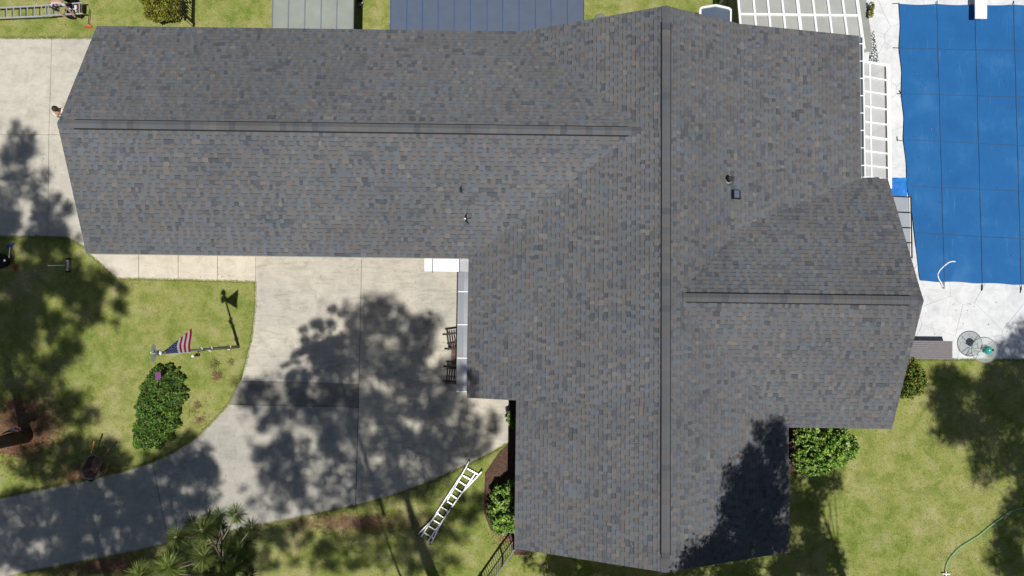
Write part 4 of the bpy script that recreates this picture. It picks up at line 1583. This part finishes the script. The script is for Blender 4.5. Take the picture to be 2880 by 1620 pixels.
# worker bending over the ladder
hip = at(166, -26, 0.92)
chest = at(157, 2, 1.10)
neck = at(156.5, 12, 1.02)
fwd = Vector((chest.x - hip.x, chest.y - hip.y, 0)).normalized()
sd = Vector((-fwd.y, fwd.x, 0))
gp = Vector((hip.x, hip.y, 0))
J = dict(pelvis=hip, waist=hip.lerp(chest, .45) + Vector((0, 0, .05)), chest=chest, neck=neck, head=at(156.5, 21, 0.94), crown=at(156.5, 26, 0.88), back=Vector((0, 0, 1)))
for s, g in (('l', 1), ('r', -1)):
    J[s + 'sh'] = chest + sd * (.19 * g) + fwd * 0.05
    J[s + 'el'] = chest + sd * (.25 * g) + fwd * 0.16 + Vector((0, 0, -.25))
    J[s + 'wr'] = chest + sd * (.20 * g + 0.1) + fwd * 0.28 + Vector((0, 0, -.48))
    J[s + 'hip'] = hip + sd * (.1 * g)
    J[s + 'kn'] = gp + sd * (.13 * g) + fwd * 0.06 + Vector((0, 0, .48))
    J[s + 'an'] = gp + sd * (.15 * g) + Vector((0, 0, .07))
    J[s + 'toe'] = gp + sd * (.17 * g) + fwd * .17 + Vector((0, 0, .04))
person(gp, J, 'worker in pale grey shirt and black cap bending over the long ladder', 'grey_shirt', 'trousers', 'black', True)

# ------------------------------------------------------------------ bird over the roof
sh_pt = on_roof(1297, 533, 7)
bt = 0.5
while bt < 9 and pix(sh_pt + SUN_DIR * bt)[1] < 615:
    bt += 0.01
BP = sh_pt + SUN_DIR * bt
bd = thing('bird', BP, 'small bird with dark pointed wings gliding above the long wing roof', 'bird')


def bird_body(mb):
    f = Vector((-1, -0.15, 0)).normalized()
    s = Vector((0.15, -1, 0)).normalized()
    mb.tube([BP - f * 0.0720, BP - f * 0.0360, BP, BP + f * 0.0360, BP + f * 0.0540], [0.006, 0.016, 0.02, 0.015, 0.005], 8)
    for g in (-1, 1):
        a = [BP + f * 0.0252 + s * (g * 0.0144), BP + f * 0.0360 + s * (g * 0.0648), BP - f * 0.0072 + s * (g * 0.1152), BP - f * 0.0720 + s * (g * 0.1620), BP - f * 0.0324 + s * (g * 0.0864), BP - f * 0.0216 + s * (g * 0.0144)]
        mb.poly([p + Vector((0, 0, .012)) for p in a])
        mb.poly([p + Vector((0, 0, .006)) for p in reversed(a)])
    mb.poly([BP - f * 0.0648 + s * 0.0086, BP - f * 0.1152 + s * 0.0252, BP - f * 0.1008, BP - f * 0.1152 - s * 0.0252, BP - f * 0.0648 - s * 0.0086])


one(bird_body, 'body', 'black_matt', bd)
one(lambda mb: mb.ball(BP + Vector((-0.03, -0.004, 0.018)), 0.028, 0.016, 0.012, 8, 6), 'rump_patch', 'white', bd, True)

# ================================================================== PLANTS
def leaves(centers, normals, size, cols):
    """diamond leaves as numpy triangles"""
    n = len(centers)
    nrm = normals / np.linalg.norm(normals, axis=1, keepdims=True)
    ref = rng.normal(size=(n, 3))
    u = np.cross(nrm, ref)
    u /= np.linalg.norm(u, axis=1, keepdims=True)
    v = np.cross(nrm, u)
    L = size * rng.uniform(0.7, 1.3, (n, 1))
    a = centers - u * L
    b = centers + v * L * 0.48 + nrm * L * 0.12
    c = centers + u * L
    d = centers - v * L * 0.48 + nrm * L * 0.12
    co = np.stack([a, b, c, d], 1).reshape(-1, 3)
    k = np.arange(n) * 4
    tr = np.stack([np.stack([k, k + 1, k + 2], 1), np.stack([k, k + 2, k + 3], 1)], 1).reshape(-1, 3)
    return co, tr, np.repeat(cols, 2, axis=0)


def palette(n, cols, jit=0.25):
    c = np.array(cols)[rng.integers(0, len(cols), n)]
    return c * rng.uniform(1 - jit, 1 + jit, (n, 1))


def shrub(name, label, ring, h, nleaf, size, cols, base_h=0.0, lobes=14, cat='shrub', flat=0.6):
    """ring: outline (photo pixels at height ~h*0.6); foliage lobes fill it"""
    r = [at(x, y, h * 0.55) for x, y in ring]
    cx, cy = sum(p.x for p in r) / len(r), sum(p.y for p in r) / len(r)
    t = thing(name, (cx, cy, 0), label, cat)
    poly = [(p.x, p.y) for p in r]
    x0, x1 = min(p[0] for p in poly), max(p[0] for p in poly)
    y0, y1 = min(p[1] for p in poly), max(p[1] for p in poly)
    big = [(cx + (p[0] - cx) * 1.12, cy + (p[1] - cy) * 1.12) for p in poly]
    N_ = nleaf * 3
    X = rng.uniform(cx + (x0 - cx) * 1.15, cx + (x1 - cx) * 1.15, N_)
    Y = rng.uniform(cy + (y0 - cy) * 1.15, cy + (y1 - cy) * 1.15, N_)
    ok = in_poly(X, Y, big)
    X, Y = X[ok][:nleaf], Y[ok][:nleaf]
    seg = np.array(big)
    nx_ = np.roll(seg, -1, axis=0)
    e_ = np.full(len(X), 9.0)
    for (ax_, ay_), (bx_, by_) in zip(seg, nx_):
        dx_, dy_ = bx_ - ax_, by_ - ay_
        tt = np.clip(((X - ax_) * dx_ + (Y - ay_) * dy_) / (dx_ * dx_ + dy_ * dy_), 0, 1)
        e_ = np.minimum(e_, np.hypot(X - ax_ - tt * dx_, Y - ay_ - tt * dy_))
    fr = 1.0 / lobes ** 0.0
    sz0 = rng.uniform(0, 50)
    nz_ = np.array([mnoise.noise(Vector((x * 4.2 + sz0, y * 4.2, 1))) + 0.7 * mnoise.noise(Vector((x * 9.5, y * 9.5 + sz0, 5))) for x, y in zip(X, Y)])
    half = max(0.25, math.sqrt(abs(area2(poly))) * 0.33)
    dome = np.sqrt(np.clip(e_ / half, 0, 1))
    sur = h * (0.25 + 0.75 * dome) * np.clip(0.86 + 0.42 * nz_, 0.2, 1.25)
    Z = sur * rng.uniform(0.45, 1.0, len(X)) ** 0.45
    ok = (e_ + 0.20 * nz_ > 0.10) & (nz_ > -0.55)
    X, Y, Z = X[ok], Y[ok], Z[ok]
    P_ = np.stack([X, Y, Z], 1)
    nn = rng.normal(size=P_.shape) * 0.75 + np.array([0, 0, 0.8])
    cc_ = palette(len(P_), cols) * np.clip(0.9 + 0.5 * nz_[ok], 0.6, 1.4)[:, None]
    co, tri, cc = leaves(P_, nn, size, cc_)
    raw_mesh('foliage', co, tri, 'leaf', t, cc)
    k_ = rng.integers(0, len(X), 9)
    for i_ in k_:
        one(lambda mb: mb.tube([(cx + (X[i_] - cx) * .3, cy + (Y[i_] - cy) * .3, 0), (X[i_], Y[i_], Z[i_] * 0.6)], [0.02, 0.008], 5), 'stem', 'bark', t)
    return t


BRIGHT = [(0.20, 0.38, 0.04), (0.14, 0.30, 0.035), (0.30, 0.45, 0.07), (0.07, 0.17, 0.02), (0.42, 0.50, 0.18)]
DARKG = [(0.05, 0.13, 0.02), (0.07, 0.17, 0.025), (0.035, 0.09, 0.015), (0.12, 0.24, 0.03), (0.16, 0.26, 0.035)]
GOLD = [(0.24, 0.24, 0.025), (0.18, 0.20, 0.025), (0.12, 0.14, 0.02), (0.30, 0.27, 0.04)]

shrub('oval_shrub', 'low dark green oval shrub island on the front lawn', [(415, 1058), (436, 1040), (470, 1038), (492, 1045), (508, 1075), (515, 1110), (506, 1165), (492, 1210), (472, 1240), (445, 1256), (415, 1262), (385, 1258), (374, 1235), (374, 1180), (382, 1130), (395, 1085)], 0.62, 12000, 0.045, DARKG + [(0.13, 0.19, 0.03)], lobes=75, flat=0.9)
shrub('round_shrub', 'bright glossy green round shrub at the inside corner of the east wing', [(2248, 1205), (2300, 1200), (2375, 1205), (2392, 1222), (2410, 1240), (2412, 1275), (2395, 1300), (2350, 1318), (2330, 1335), (2280, 1338), (2248, 1325), (2238, 1290), (2246, 1250)], 1.35, 12000, 0.062, BRIGHT, lobes=46, flat=0.8)
shrub('bronze_shrub', 'small dark bronze leaved shrub beside the round green shrub', [(2222, 1238), (2242, 1245), (2246, 1290), (2240, 1310), (2222, 1312)], 0.8, 900, 0.055, [(0.09, 0.05, 0.05), (0.05, 0.03, 0.035), (0.13, 0.085, 0.08)], lobes=5)
shrub('corner_shrub', 'bright green glossy shrub against the west wall near the fence', [(1456, 1350), (1425, 1355), (1400, 1372), (1378, 1400), (1370, 1440), (1372, 1475), (1392, 1498), (1425, 1502), (1456, 1498)], 1.3, 9000, 0.06, BRIGHT, lobes=32, flat=0.8)
shrub('small_shrub', 'little light green shrub half under the eave by the driveway', [(1460, 1155), (1432, 1158), (1424, 1170), (1423, 1182), (1430, 1196), (1438, 1201), (1460, 1204)], 0.8, 1200, 0.055, [(0.22, 0.36, 0.06), (0.15, 0.28, 0.04), (0.10, 0.2, 0.03)], lobes=6)
shrub('spindly_shrub', 'dark spindly shrub at the eave above the little light green shrub', [(1462, 1140), (1436, 1143), (1424, 1156), (1421, 1168), (1430, 1172), (1462, 1170)], 0.7, 350, 0.045, [(0.10, 0.055, 0.05), (0.05, 0.06, 0.03)], lobes=4)
shrub('trellis_vine', 'yellow green climbing shrub beside the east gable and lawn', [(2563, 1003), (2578, 1018), (2596, 1036), (2608, 1060), (2606, 1085), (2590, 1110), (2565, 1122), (2530, 1122), (2528, 1090), (2540, 1050)], 0.95, 3000, 0.05, GOLD + DARKG[:2], lobes=14)
shrub('golden_bush', 'golden green clipped bush beside the black fence behind the long wing', [(388, -40), (510, -40), (506, 15), (500, 42), (470, 56), (440, 58), (410, 50), (405, 25), (392, 5)], 1.3, 9000, 0.05, GOLD + [(0.10, 0.13, 0.02)], lobes=30, flat=0.8)
shrub('deck_plant', 'small feathery plant at the pool deck edge beside the frosted canopy', [(2440, 5), (2455, 3), (2463, 22), (2455, 48), (2444, 52), (2440, 30)], 0.5, 350, 0.05, GOLD, lobes=4, cat='plant')


# dry grass clumps on the front lawn
def dry_clump(px, py, r, n, label, cols):
    c = at(px, py, 0)
    a = rng.uniform(0, 2 * np.pi, n)
    el = rng.uniform(0.15, 1.2, n)
    L = r * rng.uniform(0.5, 1.1, n)
    base = np.stack([c.x + rng.normal(0, r * .25, n), c.y + rng.normal(0, r * .25, n), np.full(n, 0.02)], 1)
    tip = base + np.stack([np.cos(a) * np.cos(el) * L, np.sin(a) * np.cos(el) * L, np.sin(el) * L * .6 + .03], 1)
    s = np.stack([-np.sin(a), np.cos(a), np.zeros(n)], 1) * 0.009
    co = np.stack([base - s, base + s, tip], 1).reshape(-1, 3)
    tr = np.arange(n * 3).reshape(-1, 3)
    tag(raw_mesh('grass_tuft', co, tr, 'needle', None, palette(n, cols)), label, 'grass')


dry_clump(606, 1025, 0.26, 130, 'yellow spiky grass tuft nearest the flagpole foot', [(0.30, 0.27, 0.09), (0.22, 0.24, 0.07)])
dry_clump(650, 1018, 0.2, 60, 'sparse pale grass tuft close to the driveway curve', [(0.28, 0.26, 0.1)])
dry_clump(612, 1056, 0.24, 190, 'dead straw brown grass clump below the yellow tuft', [(0.36, 0.25, 0.13), (0.28, 0.18, 0.09)])
dry_clump(556, 1140, 0.2, 80, 'faint tan grass clump between oval shrub and driveway', [(0.3, 0.22, 0.11)])


# ------------------------------------------------------------------ pine trees
OFF = Vector((SUN_DIR.x / SUN_DIR.z, SUN_DIR.y / SUN_DIR.z, 0))


def out_of_frame(p, margin):
    if p.z > CAM_H - 1.0:
        return True
    x, y = pix(p)
    return x < -margin or x > 2880 + margin or y < -margin or y > 1620 + margin


def tufts(points, n, length, width, cols, updir=0.5):
    """needle bundles: n thin triangles round each point"""
    k = len(points)
    P_ = np.repeat(np.array(points, dtype=float), n, axis=0)
    d = rng.normal(size=(k * n, 3))
    d[:, 2] += updir
    d /= np.linalg.norm(d, axis=1, keepdims=True)
    L = length * rng.uniform(0.7, 1.15, (k * n, 1))
    s = np.cross(d, rng.normal(size=d.shape))
    s /= np.linalg.norm(s, axis=1, keepdims=True)
    w = width * rng.uniform(0.7, 1.2, (k * n, 1))
    a = P_ + d * L * 0.08
    mid = P_ + d * L * 0.5
    tip = P_ + d * L
    tip[:, 2] -= 0.10 * L[:, 0]
    co = np.stack([a, mid + s * w, tip, mid - s * w], 1).reshape(-1, 3)
    i = np.arange(k * n) * 4
    tr = np.stack([np.stack([i, i + 1, i + 2], 1), np.stack([i, i + 2, i + 3], 1)], 1).reshape(-1, 3)
    cc = np.repeat(palette(k, cols, 0.3), n, axis=0) * rng.uniform(0.8, 1.2, (k * n, 1))
    return co, tr, np.repeat(cc, 2, axis=0)


PINE = [(0.05, 0.09, 0.025), (0.07, 0.11, 0.03), (0.04, 0.07, 0.02)]


def shadow_tree(name, label, base_px, height, blobs, hlo, hhi, seed, recv=0.0, trunk_r=0.22, leafy=False, dens=9.0, margin=70, hole=0.08, extra=None):
    """a tall tree whose crown stands sunwards of the patches it shades.
    blobs: (x, y, rx, ry) shaded patches on the ground in photo pixels"""
    rnd = random.Random(seed)
    b = at(*base_px, 0)
    t = thing(name, b, label, 'tree', 'pines around the house' if not leafy else 'leafy trees round the garden')
    topz = height
    tp = []
    lean = Vector((rnd.uniform(-.02, .02), rnd.uniform(-.02, .02), 0))
    for k in range(12):
        z = topz * k / 11
        tp.append(b + lean * z + Vector((0.06 * math.sin(k), 0.06 * math.cos(k * 1.3), z)))
    one(lambda mb: mb.tube(tp, [trunk_r * (1.35 if k == 0 else 1.0) * (1 - 0.93 * (k / 11) ** 0.8) for k in range(12)], 12), 'trunk', 'bark', t, True)
    pts = []
    limbs = []
    for (x, y, rx, ry) in blobs:
        n = int(dens * rx * ry * math.pi / 75.0 ** 2)
        cc = []
        for _ in range(n):
            for _try in range(6):
                a, r = rnd.uniform(0, 6.283), math.sqrt(rnd.random())
                g = at(x + rx * r * math.cos(a), y + ry * r * math.sin(a), recv)
                nz = mnoise.noise(Vector((g.x * 0.9 + seed, g.y * 0.9, 3.1))) + 0.75 * mnoise.noise(Vector((g.x * 2.3, g.y * 2.3 + seed, 7.7)))
                if nz < hole - 0.25 * (1 - r):
                    continue
                h = rnd.uniform(hlo, hhi)
                p = g + OFF * (h - recv) + Vector((0, 0, h - recv))
                if out_of_frame(p, margin):
                    pts.append(p)
                    cc.append(p)
                    break
        if len(cc) > 3:
            for _ in range(max(2, len(cc) // 130)):
                limbs.append(rnd.choice(cc))
    one(lambda mb: [mb.tube([b + lean * (p.z * .8) + Vector((0, 0, max(2.5, p.z - 0.35 * math.hypot(p.x - b.x, p.y - b.y)))), (b + p) / 2 + Vector((0, 0, p.z / 2 - .25)), p], [0.02, 0.016, 0.008], 6) for p in limbs], 'limbs', 'bark', t, True)
    if leafy:
        P_ = np.repeat(np.array(pts), 16, axis=0) + rng.normal(size=(len(pts) * 16, 3)) * 0.16
        co, tr, cc = leaves(P_, rng.normal(size=P_.shape) + np.array([0, 0, .6]), 0.075, palette(len(P_), [(0.05, 0.10, 0.02), (0.07, 0.13, 0.03)]))
        raw_mesh('crown', co, tr, 'leaf', t, cc)
    else:
        co, tr, cc = tufts(pts, 16, 0.33, 0.026, PINE)
        raw_mesh('crown', co, tr, 'needle', t, cc)
    return t


# tree with its foot in view at the left edge
shadow_tree('pine_tree', 'big pine with furrowed grey trunk rising from the straw bed at the left edge', (76, 1229), 25, [
    (60, 760, 150, 170), (130, 860, 150, 110), (250, 830, 90, 80), (320, 860, 50, 60), (60, 1000, 130, 110), (180, 1010, 60, 60), (50, 660, 110, 60),
    (90, 1140, 120, 80), (230, 1150, 60, 50), (170, 700, 70, 60), (30, 880, 90, 120)], 15, 24.5, 11, trunk_r=0.21, dens=36, hole=-0.24)
shadow_tree('pine_tree', 'tall pine beyond the left edge shading the side driveway', (-150, 1010), 24, [
    (20, 400, 80, 60), (60, 470, 90, 60), (30, 560, 120, 70), (120, 590, 80, 50), (60, 640, 150, 35), (180, 640, 40, 30)], 13, 23, 23, dens=26, hole=-0.10)
shadow_tree('pine_tree', 'tall pine beyond the lower edge shading the bend of the driveway', (340, 1760), 24, [
    (150, 1440, 190, 70), (80, 1540, 160, 60), (300, 1410, 150, 70), (400, 1340, 110, 70), (520, 1290, 80, 70), (560, 1360, 60, 80), (330, 1500, 160, 60), (470, 1440, 110, 70), (260, 1590, 200, 50),
    (250, 1270, 90, 50), (130, 1300, 100, 50), (500, 1580, 120, 50)], 12, 22, 37, dens=50, hole=-0.42)
shadow_tree('pine_tree', 'tall pine beyond the lower edge shading the middle of the driveway', (1245, 1716), 25, [
    (1090, 960, 90, 110), (1010, 1050, 120, 90), (1180, 960, 60, 70), (1060, 1180, 190, 90), (1210, 1080, 90, 90), (1270, 1190, 80, 80), (1120, 1300, 160, 90), (1250, 1270, 80, 60),
    (1370, 1190, 40, 40), (1210, 920, 40, 40), (1300, 1010, 30, 50), (1100, 1500, 130, 60), (1250, 1480, 80, 60), (1150, 1100, 120, 120), (1070, 880, 60, 60), (1005, 890, 40, 80), (975, 985, 60, 50), (1180, 1370, 120, 50), (1030, 1380, 60, 60), (1330, 1250, 60, 40), (1180, 1580, 120, 40), (1310, 1420, 60, 50)], 15.5, 24.5, 41, trunk_r=0.27, dens=26, hole=-0.36)

shadow_tree('oak_tree', 'dense leafy tree beyond the lower edge shading the south gable roof', (2120, 1740), 15, [
    (2140, 1275, 55, 60), (2190, 1265, 45, 60), (2110, 1350, 70, 50), (2180, 1370, 60, 70), (2050, 1430, 80, 50), (2150, 1450, 90, 70), (1990, 1500, 70, 50), (2090, 1520, 100, 60), (1940, 1550, 50, 30), (2190, 1520, 60, 60), (2000, 1560, 80, 30), (2142, 1225, 18, 30), (2200, 1225, 16, 35), (2040, 1320, 16, 30), (1905, 1500, 30, 22), (1880, 1560, 25, 25), (2080, 1380, 45, 40)],
    8.0, 15.0, 53, recv=3.3, leafy=True, dens=60, margin=100, hole=-0.16)
shadow_tree('oak_tree', 'leafy tree beyond the lower edge shading the lawn right of the south gable', (2420, 1760), 14, [
    (2260, 1400, 50, 50), (2250, 1480, 50, 60), (2290, 1560, 60, 60), (2330, 1350, 40, 22), (2270, 1350, 50, 35), (2250, 1440, 40, 60), (2320, 1580, 50, 50), (2240, 1600, 70, 40), (1520, 1576, 55, 18), (1560, 1590, 60, 25), (1630, 1592, 100, 26), (1700, 1606, 130, 24), (1790, 1612, 70, 16), (1900, 1612, 200, 25), (2080, 1600, 130, 26), (2200, 1585, 60, 30)],
    7.5, 14, 59, leafy=True, dens=55, margin=100, hole=-0.25)
shadow_tree('oak_tree', 'leafy tree beyond the right edge shading the pool deck corner and lawn', (3060, 1470), 17, [
    (2850, 1080, 90, 70), (2760, 1060, 60, 40), (2660, 1060, 35, 40), (2790, 1150, 90, 60), (2680, 1150, 40, 60), (2860, 1230, 60, 60), (2760, 1230, 50, 40), (2840, 1010, 60, 50), (2870, 950, 30, 40), (2870, 1330, 40, 60), (2790, 1310, 60, 50), (2850, 1490, 55, 70), (2830, 1560, 50, 60), (2870, 1580, 40, 60), (2650, 1100, 40, 70), (2710, 1100, 60, 50), (2720, 1190, 60, 50), (2830, 1150, 70, 90), (2660, 1210, 40, 30), (2860, 1400, 35, 40)],
    10, 18, 61, leafy=True, dens=50, margin=110, hole=-0.2)

# pine whose lower boughs reach into view at the bottom left
bp = (1165, 1742)
pn = shadow_tree('pine_tree', 'pine with long needled boughs reaching into view over the lower driveway edge', bp, 23, [
    (780, 1150, 110, 100), (900, 1100, 90, 90), (840, 1270, 130, 90), (770, 1380, 90, 70), (900, 1390, 110, 60), (930, 1000, 60, 40), (700, 1090, 50, 35), (830, 1520, 120, 60), (760, 1240, 70, 70), (930, 1200, 80, 80), (720, 1560, 120, 50), (960, 1560, 120, 50)],
    14.5, 22.5, 67, dens=22, hole=-0.34, trunk_r=0.06)
vis = [(569, 1494, 13.6, 1.2), (496, 1510, 12.9, .85), (572, 1565, 13.4, 1.1), (474, 1597, 13.8, 1.2), (394, 1618, 13.6, 1.1), (664, 1446, 12.8, .9), (617, 1449, 12.3, .7), (587, 1452, 12.0, .6), (708, 1484, 12.6, .8),
       (544, 1472, 12.3, .8), (677, 1545, 12.4, 1.0), (640, 1535, 12.2, .9), (522, 1553, 12.2, .8), (544, 1538, 12.4, .8), (507, 1592, 12.3, .8), (655, 1592, 12.5, .9), (603, 1594, 12.4, .9), (692, 1570, 12.2, .8), (566, 1610, 12.7, .8),
       (633, 1614, 12.6, .8), (515, 1618, 12.5, .7), (440, 1622, 13.0, .9), (690, 1520, 12.0, .8), (610, 1560, 12.0, .7), (700, 1618, 12.0, .7)]
for _ in range(46):
    fx, fy = random.random(), random.random()
    px_, py_ = 400 + 310 * fx, 1475 + 155 * fy
    if py_ < 1625 - 0.95 * (px_ - 380) or (px_ > 650 and py_ < 1500):
        if py_ < 1590:
            continue
    vis.append((px_, py_, random.uniform(10.6, 12.2), random.uniform(.6, .9)))
hub = at(640, 1680, 12.4)
tw = MB()
troot = at(*bp, 0) + Vector((0, 0, 12.0))
tw.tube([troot, troot.lerp(hub, .5) + Vector((0, 0, .3)), hub, at(615, 1530, 12.2), at(622, 1480, 12.1)], [0.09, 0.07, 0.05, 0.03, 0.015], 7)
ccs, cns = [], []
for (x, y, z, k) in vis:
    e = at(x, y, z)
    j = random.choice([hub.lerp(at(615, 1530, 12.2), random.uniform(.2, 1)), at(600, 1560, 12.1), at(620, 1520, 12.15)])
    tw.tube([j, j.lerp(e, .6) + Vector((0, 0, -.08)), e], [0.022, 0.014, 0.008], 5)
tw.build('bough', 'twig', pn, True)
CO, TR, CC = [], [], []
nv = 0
for (x, y, z, k) in vis:
    lit_shaded = [(0.34, 0.41, 0.14), (0.27, 0.35, 0.11)] if z > 12.5 else [(0.17, 0.24, 0.075), (0.13, 0.19, 0.06)]  # light put into the colour: upper tufts sunlit, lower tufts shaded
    co, tr, cc = tufts([at(x, y, z)], int(520 * k), 0.28 * k ** .5, 0.0023, lit_shaded, 0.2)
    CO.append(co); TR.append(tr + nv); CC.append(cc)
    nv += len(co)
raw_mesh('needles', np.concatenate(CO), np.concatenate(TR), 'needle', pn, np.concatenate(CC))
for (x, y) in ((677, 1489), (686, 1494), (699, 1508), (659, 1463), (704, 1597), (621, 1452), (590, 1455), (711, 1500), (690, 1515), (665, 1458), (708, 1601)):
    c = at(x, y, 12.0 + random.uniform(-.1, .2))
    one(lambda mb: mb.ball(c, 0.04, 0.055, 0.045, 9, 7, 0.25), 'cone', 'cone', pn)
for (x, y) in ((567, 1487), (494, 1509), (709, 1482), (474, 1598)):
    c = at(x, y, 13.75)
    one(lambda mb: mb.ball(c, 0.022, 0.022, 0.05, 8, 6, 0.2), 'bud', 'straw_bit', pn)

# fallen pine straw on the ground
def straw(region, n):
    xs_, ys_ = [], []
    out = []
    for (x, y, rx, ry, k) in region:
        a = rng.uniform(0, 2 * np.pi, k)
        r = np.abs(rng.normal(0, .55, k))
        for i in range(k):
            p = at(x + rx * r[i] * math.cos(a[i]), y + ry * r[i] * math.sin(a[i]), 0)
            out.append((p.x, p.y))
    P_ = np.array(out)
    ok = np.ones(len(P_), dtype=bool)
    for poly in NO_GRASS[:len(NO_GRASS)]:
        if poly is STRAW_RING:
            continue
        ok &= ~in_poly(P_[:, 0], P_[:, 1], poly)
    P_ = P_[ok]
    k = len(P_)
    a = rng.uniform(0, 2 * np.pi, k)
    L = rng.uniform(.05, .11, k)
    z = rng.uniform(.03, .07, k)
    d = np.stack([np.cos(a) * L, np.sin(a) * L, rng.uniform(-.01, .02, k)], 1)
    s = np.stack([-np.sin(a), np.cos(a), np.zeros(k)], 1) * 0.007
    b0 = np.stack([P_[:, 0], P_[:, 1], z], 1)
    co = np.stack([b0 - d - s, b0 - d + s, b0 + d], 1).reshape(-1, 3)
    return raw_mesh('fallen_straw', co, np.arange(3 * k).reshape(-1, 3), 'needle', None, palette(k, [(0.24, 0.12, 0.06), (0.16, 0.08, 0.045), (0.30, 0.19, 0.10)], .3))


tag(straw([(70, 1200, 130, 110, 9000), (250, 1340, 120, 40, 2500), (1000, 1470, 220, 40, 2600), (300, 1590, 260, 40, 4000), (1420, 1480, 40, 60, 1200), (560, 1180, 60, 60, 120)], 0),
    'russet fallen pine needles littering the ground under the pines', 'pine straw', kind='stuff')

# a few fallen leaves on the paving, deck and pool cover
lp = []
for (x0_, x1_, y0_, y1_, k, z) in ((730, 1250, 740, 1400, 90, 0.062), (20, 200, 130, 650, 25, 0.056), (2560, 2870, 40, 780, 40, 0.125), (2620, 2870, 830, 1000, 18, 0.056), (300, 700, 1200, 1480, 60, 0.062), (340, 700, 740, 785, 10, 0.06)):
    for _ in range(k):
        p = at(random.uniform(x0_, x1_), random.uniform(y0_, y1_), z)
        lp.append((p.x, p.y, p.z))
lp = np.array(lp)
co, tri, cc = leaves(lp, rng.normal(0, .12, lp.shape) + np.array([0, 0, 1.0]), 0.028, palette(len(lp), [(0.20, 0.12, 0.06), (0.12, 0.08, 0.05), (0.3, 0.22, 0.12)]))
tag(raw_mesh('leaf_litter', co, tri, 'leaf', None, cc), 'small brown leaves scattered over paving and pool cover', 'leaves', kind='stuff')

# ------------------------------------------------------------------ grass blades over the lawn
NB_ = 230000
gx0, gy0 = at(-40, 1660)[:2]
gx1, gy1 = at(2920, -40)[:2]
x = rng.uniform(gx0, gx1, NB_)
y = rng.uniform(gy0, gy1, NB_)
keep = np.ones(NB_, dtype=bool)
for poly in NO_GRASS:
    keep &= ~in_poly(x, y, poly)
x, y = x[keep], y[keep]
n = len(x)
a = rng.uniform(0, 2 * np.pi, n)
L = rng.uniform(0.03, 0.075, n)
base = np.stack([x, y, np.zeros(n)], 1)
tip = base + np.stack([np.cos(a) * L * .8, np.sin(a) * L * .8, L * rng.uniform(.3, .8, n)], 1)
s = np.stack([-np.sin(a), np.cos(a), np.zeros(n)], 1) * rng.uniform(0.006, 0.012, (n, 1))
co = np.stack([base - s, base + s, tip], 1).reshape(-1, 3)
cols = np.ones((n, 3)) * rng.uniform(0.65, 1.5, (n, 1)) * np.stack([rng.uniform(.9, 1.15, n), np.ones(n), rng.uniform(.8, 1.2, n)], 1)
edges = [[(720, 794), (718, 880), (707, 960), (690, 1030), (658, 1105), (645, 1136), (610, 1175), (560, 1225), (500, 1265), (431, 1299), (350, 1324), (240, 1351), (100, 1379), (0, 1401)],
         [(70, 1609), (230, 1579), (391, 1547), (475, 1527), (600, 1502), (720, 1479), (860, 1450), (1001, 1421), (1111, 1391), (1223, 1349), (1307, 1310), (1370, 1279), (1433, 1243)],
         [(331, 785), (392, 785), (503, 788), (613, 791), (720, 794)], [(0, 667), (137, 667), (190, 669), (215, 682), (240, 697), (252, 714), (279, 738), (331, 785)], [(0, 108), (148, 108), (270, 108)], [(2560, 1012), (2690, 1012), (2880, 1012)]]
ex, ey = [], []
for e in edges:
    for (xa, ya), (xb, yb) in zip(e[:-1], e[1:]):
        k = int(math.hypot(xb - xa, yb - ya) * 6)
        f = rng.uniform(0, 1, k)
        wv = np.array([mnoise.noise(Vector(((xa + (xb - xa) * q) * .05, (ya + (yb - ya) * q) * .05, 9))) for q in f])
        for i in range(k):
            p = at(xa + (xb - xa) * f[i], ya + (yb - ya) * f[i], 0)
            ex.append(p.x + rng.normal(0, .012 + .02 * max(0, wv[i])))
            ey.append(p.y + rng.normal(0, .012 + .02 * max(0, wv[i])))
k = len(ex)
a2 = rng.uniform(0, 2 * np.pi, k)
L2 = rng.uniform(0.03, 0.085, k)
b2 = np.stack([ex, ey, np.full(k, 0.045)], 1)
t2 = b2 + np.stack([np.cos(a2) * L2, np.sin(a2) * L2, L2 * rng.uniform(.2, .6, k)], 1)
s2 = np.stack([-np.sin(a2), np.cos(a2), np.zeros(k)], 1) * 0.008
co = np.concatenate([co, np.stack([b2 - s2, b2 + s2, t2], 1).reshape(-1, 3)])
cols = np.concatenate([cols, np.ones((k, 3)) * rng.uniform(0.6, 1.1, (k, 1))])
n += k
tag(raw_mesh('grass', co, np.arange(n * 3).reshape(-1, 3), 'blade', None, cols), 'short patchy grass of the lawns', 'grass', kind='stuff')
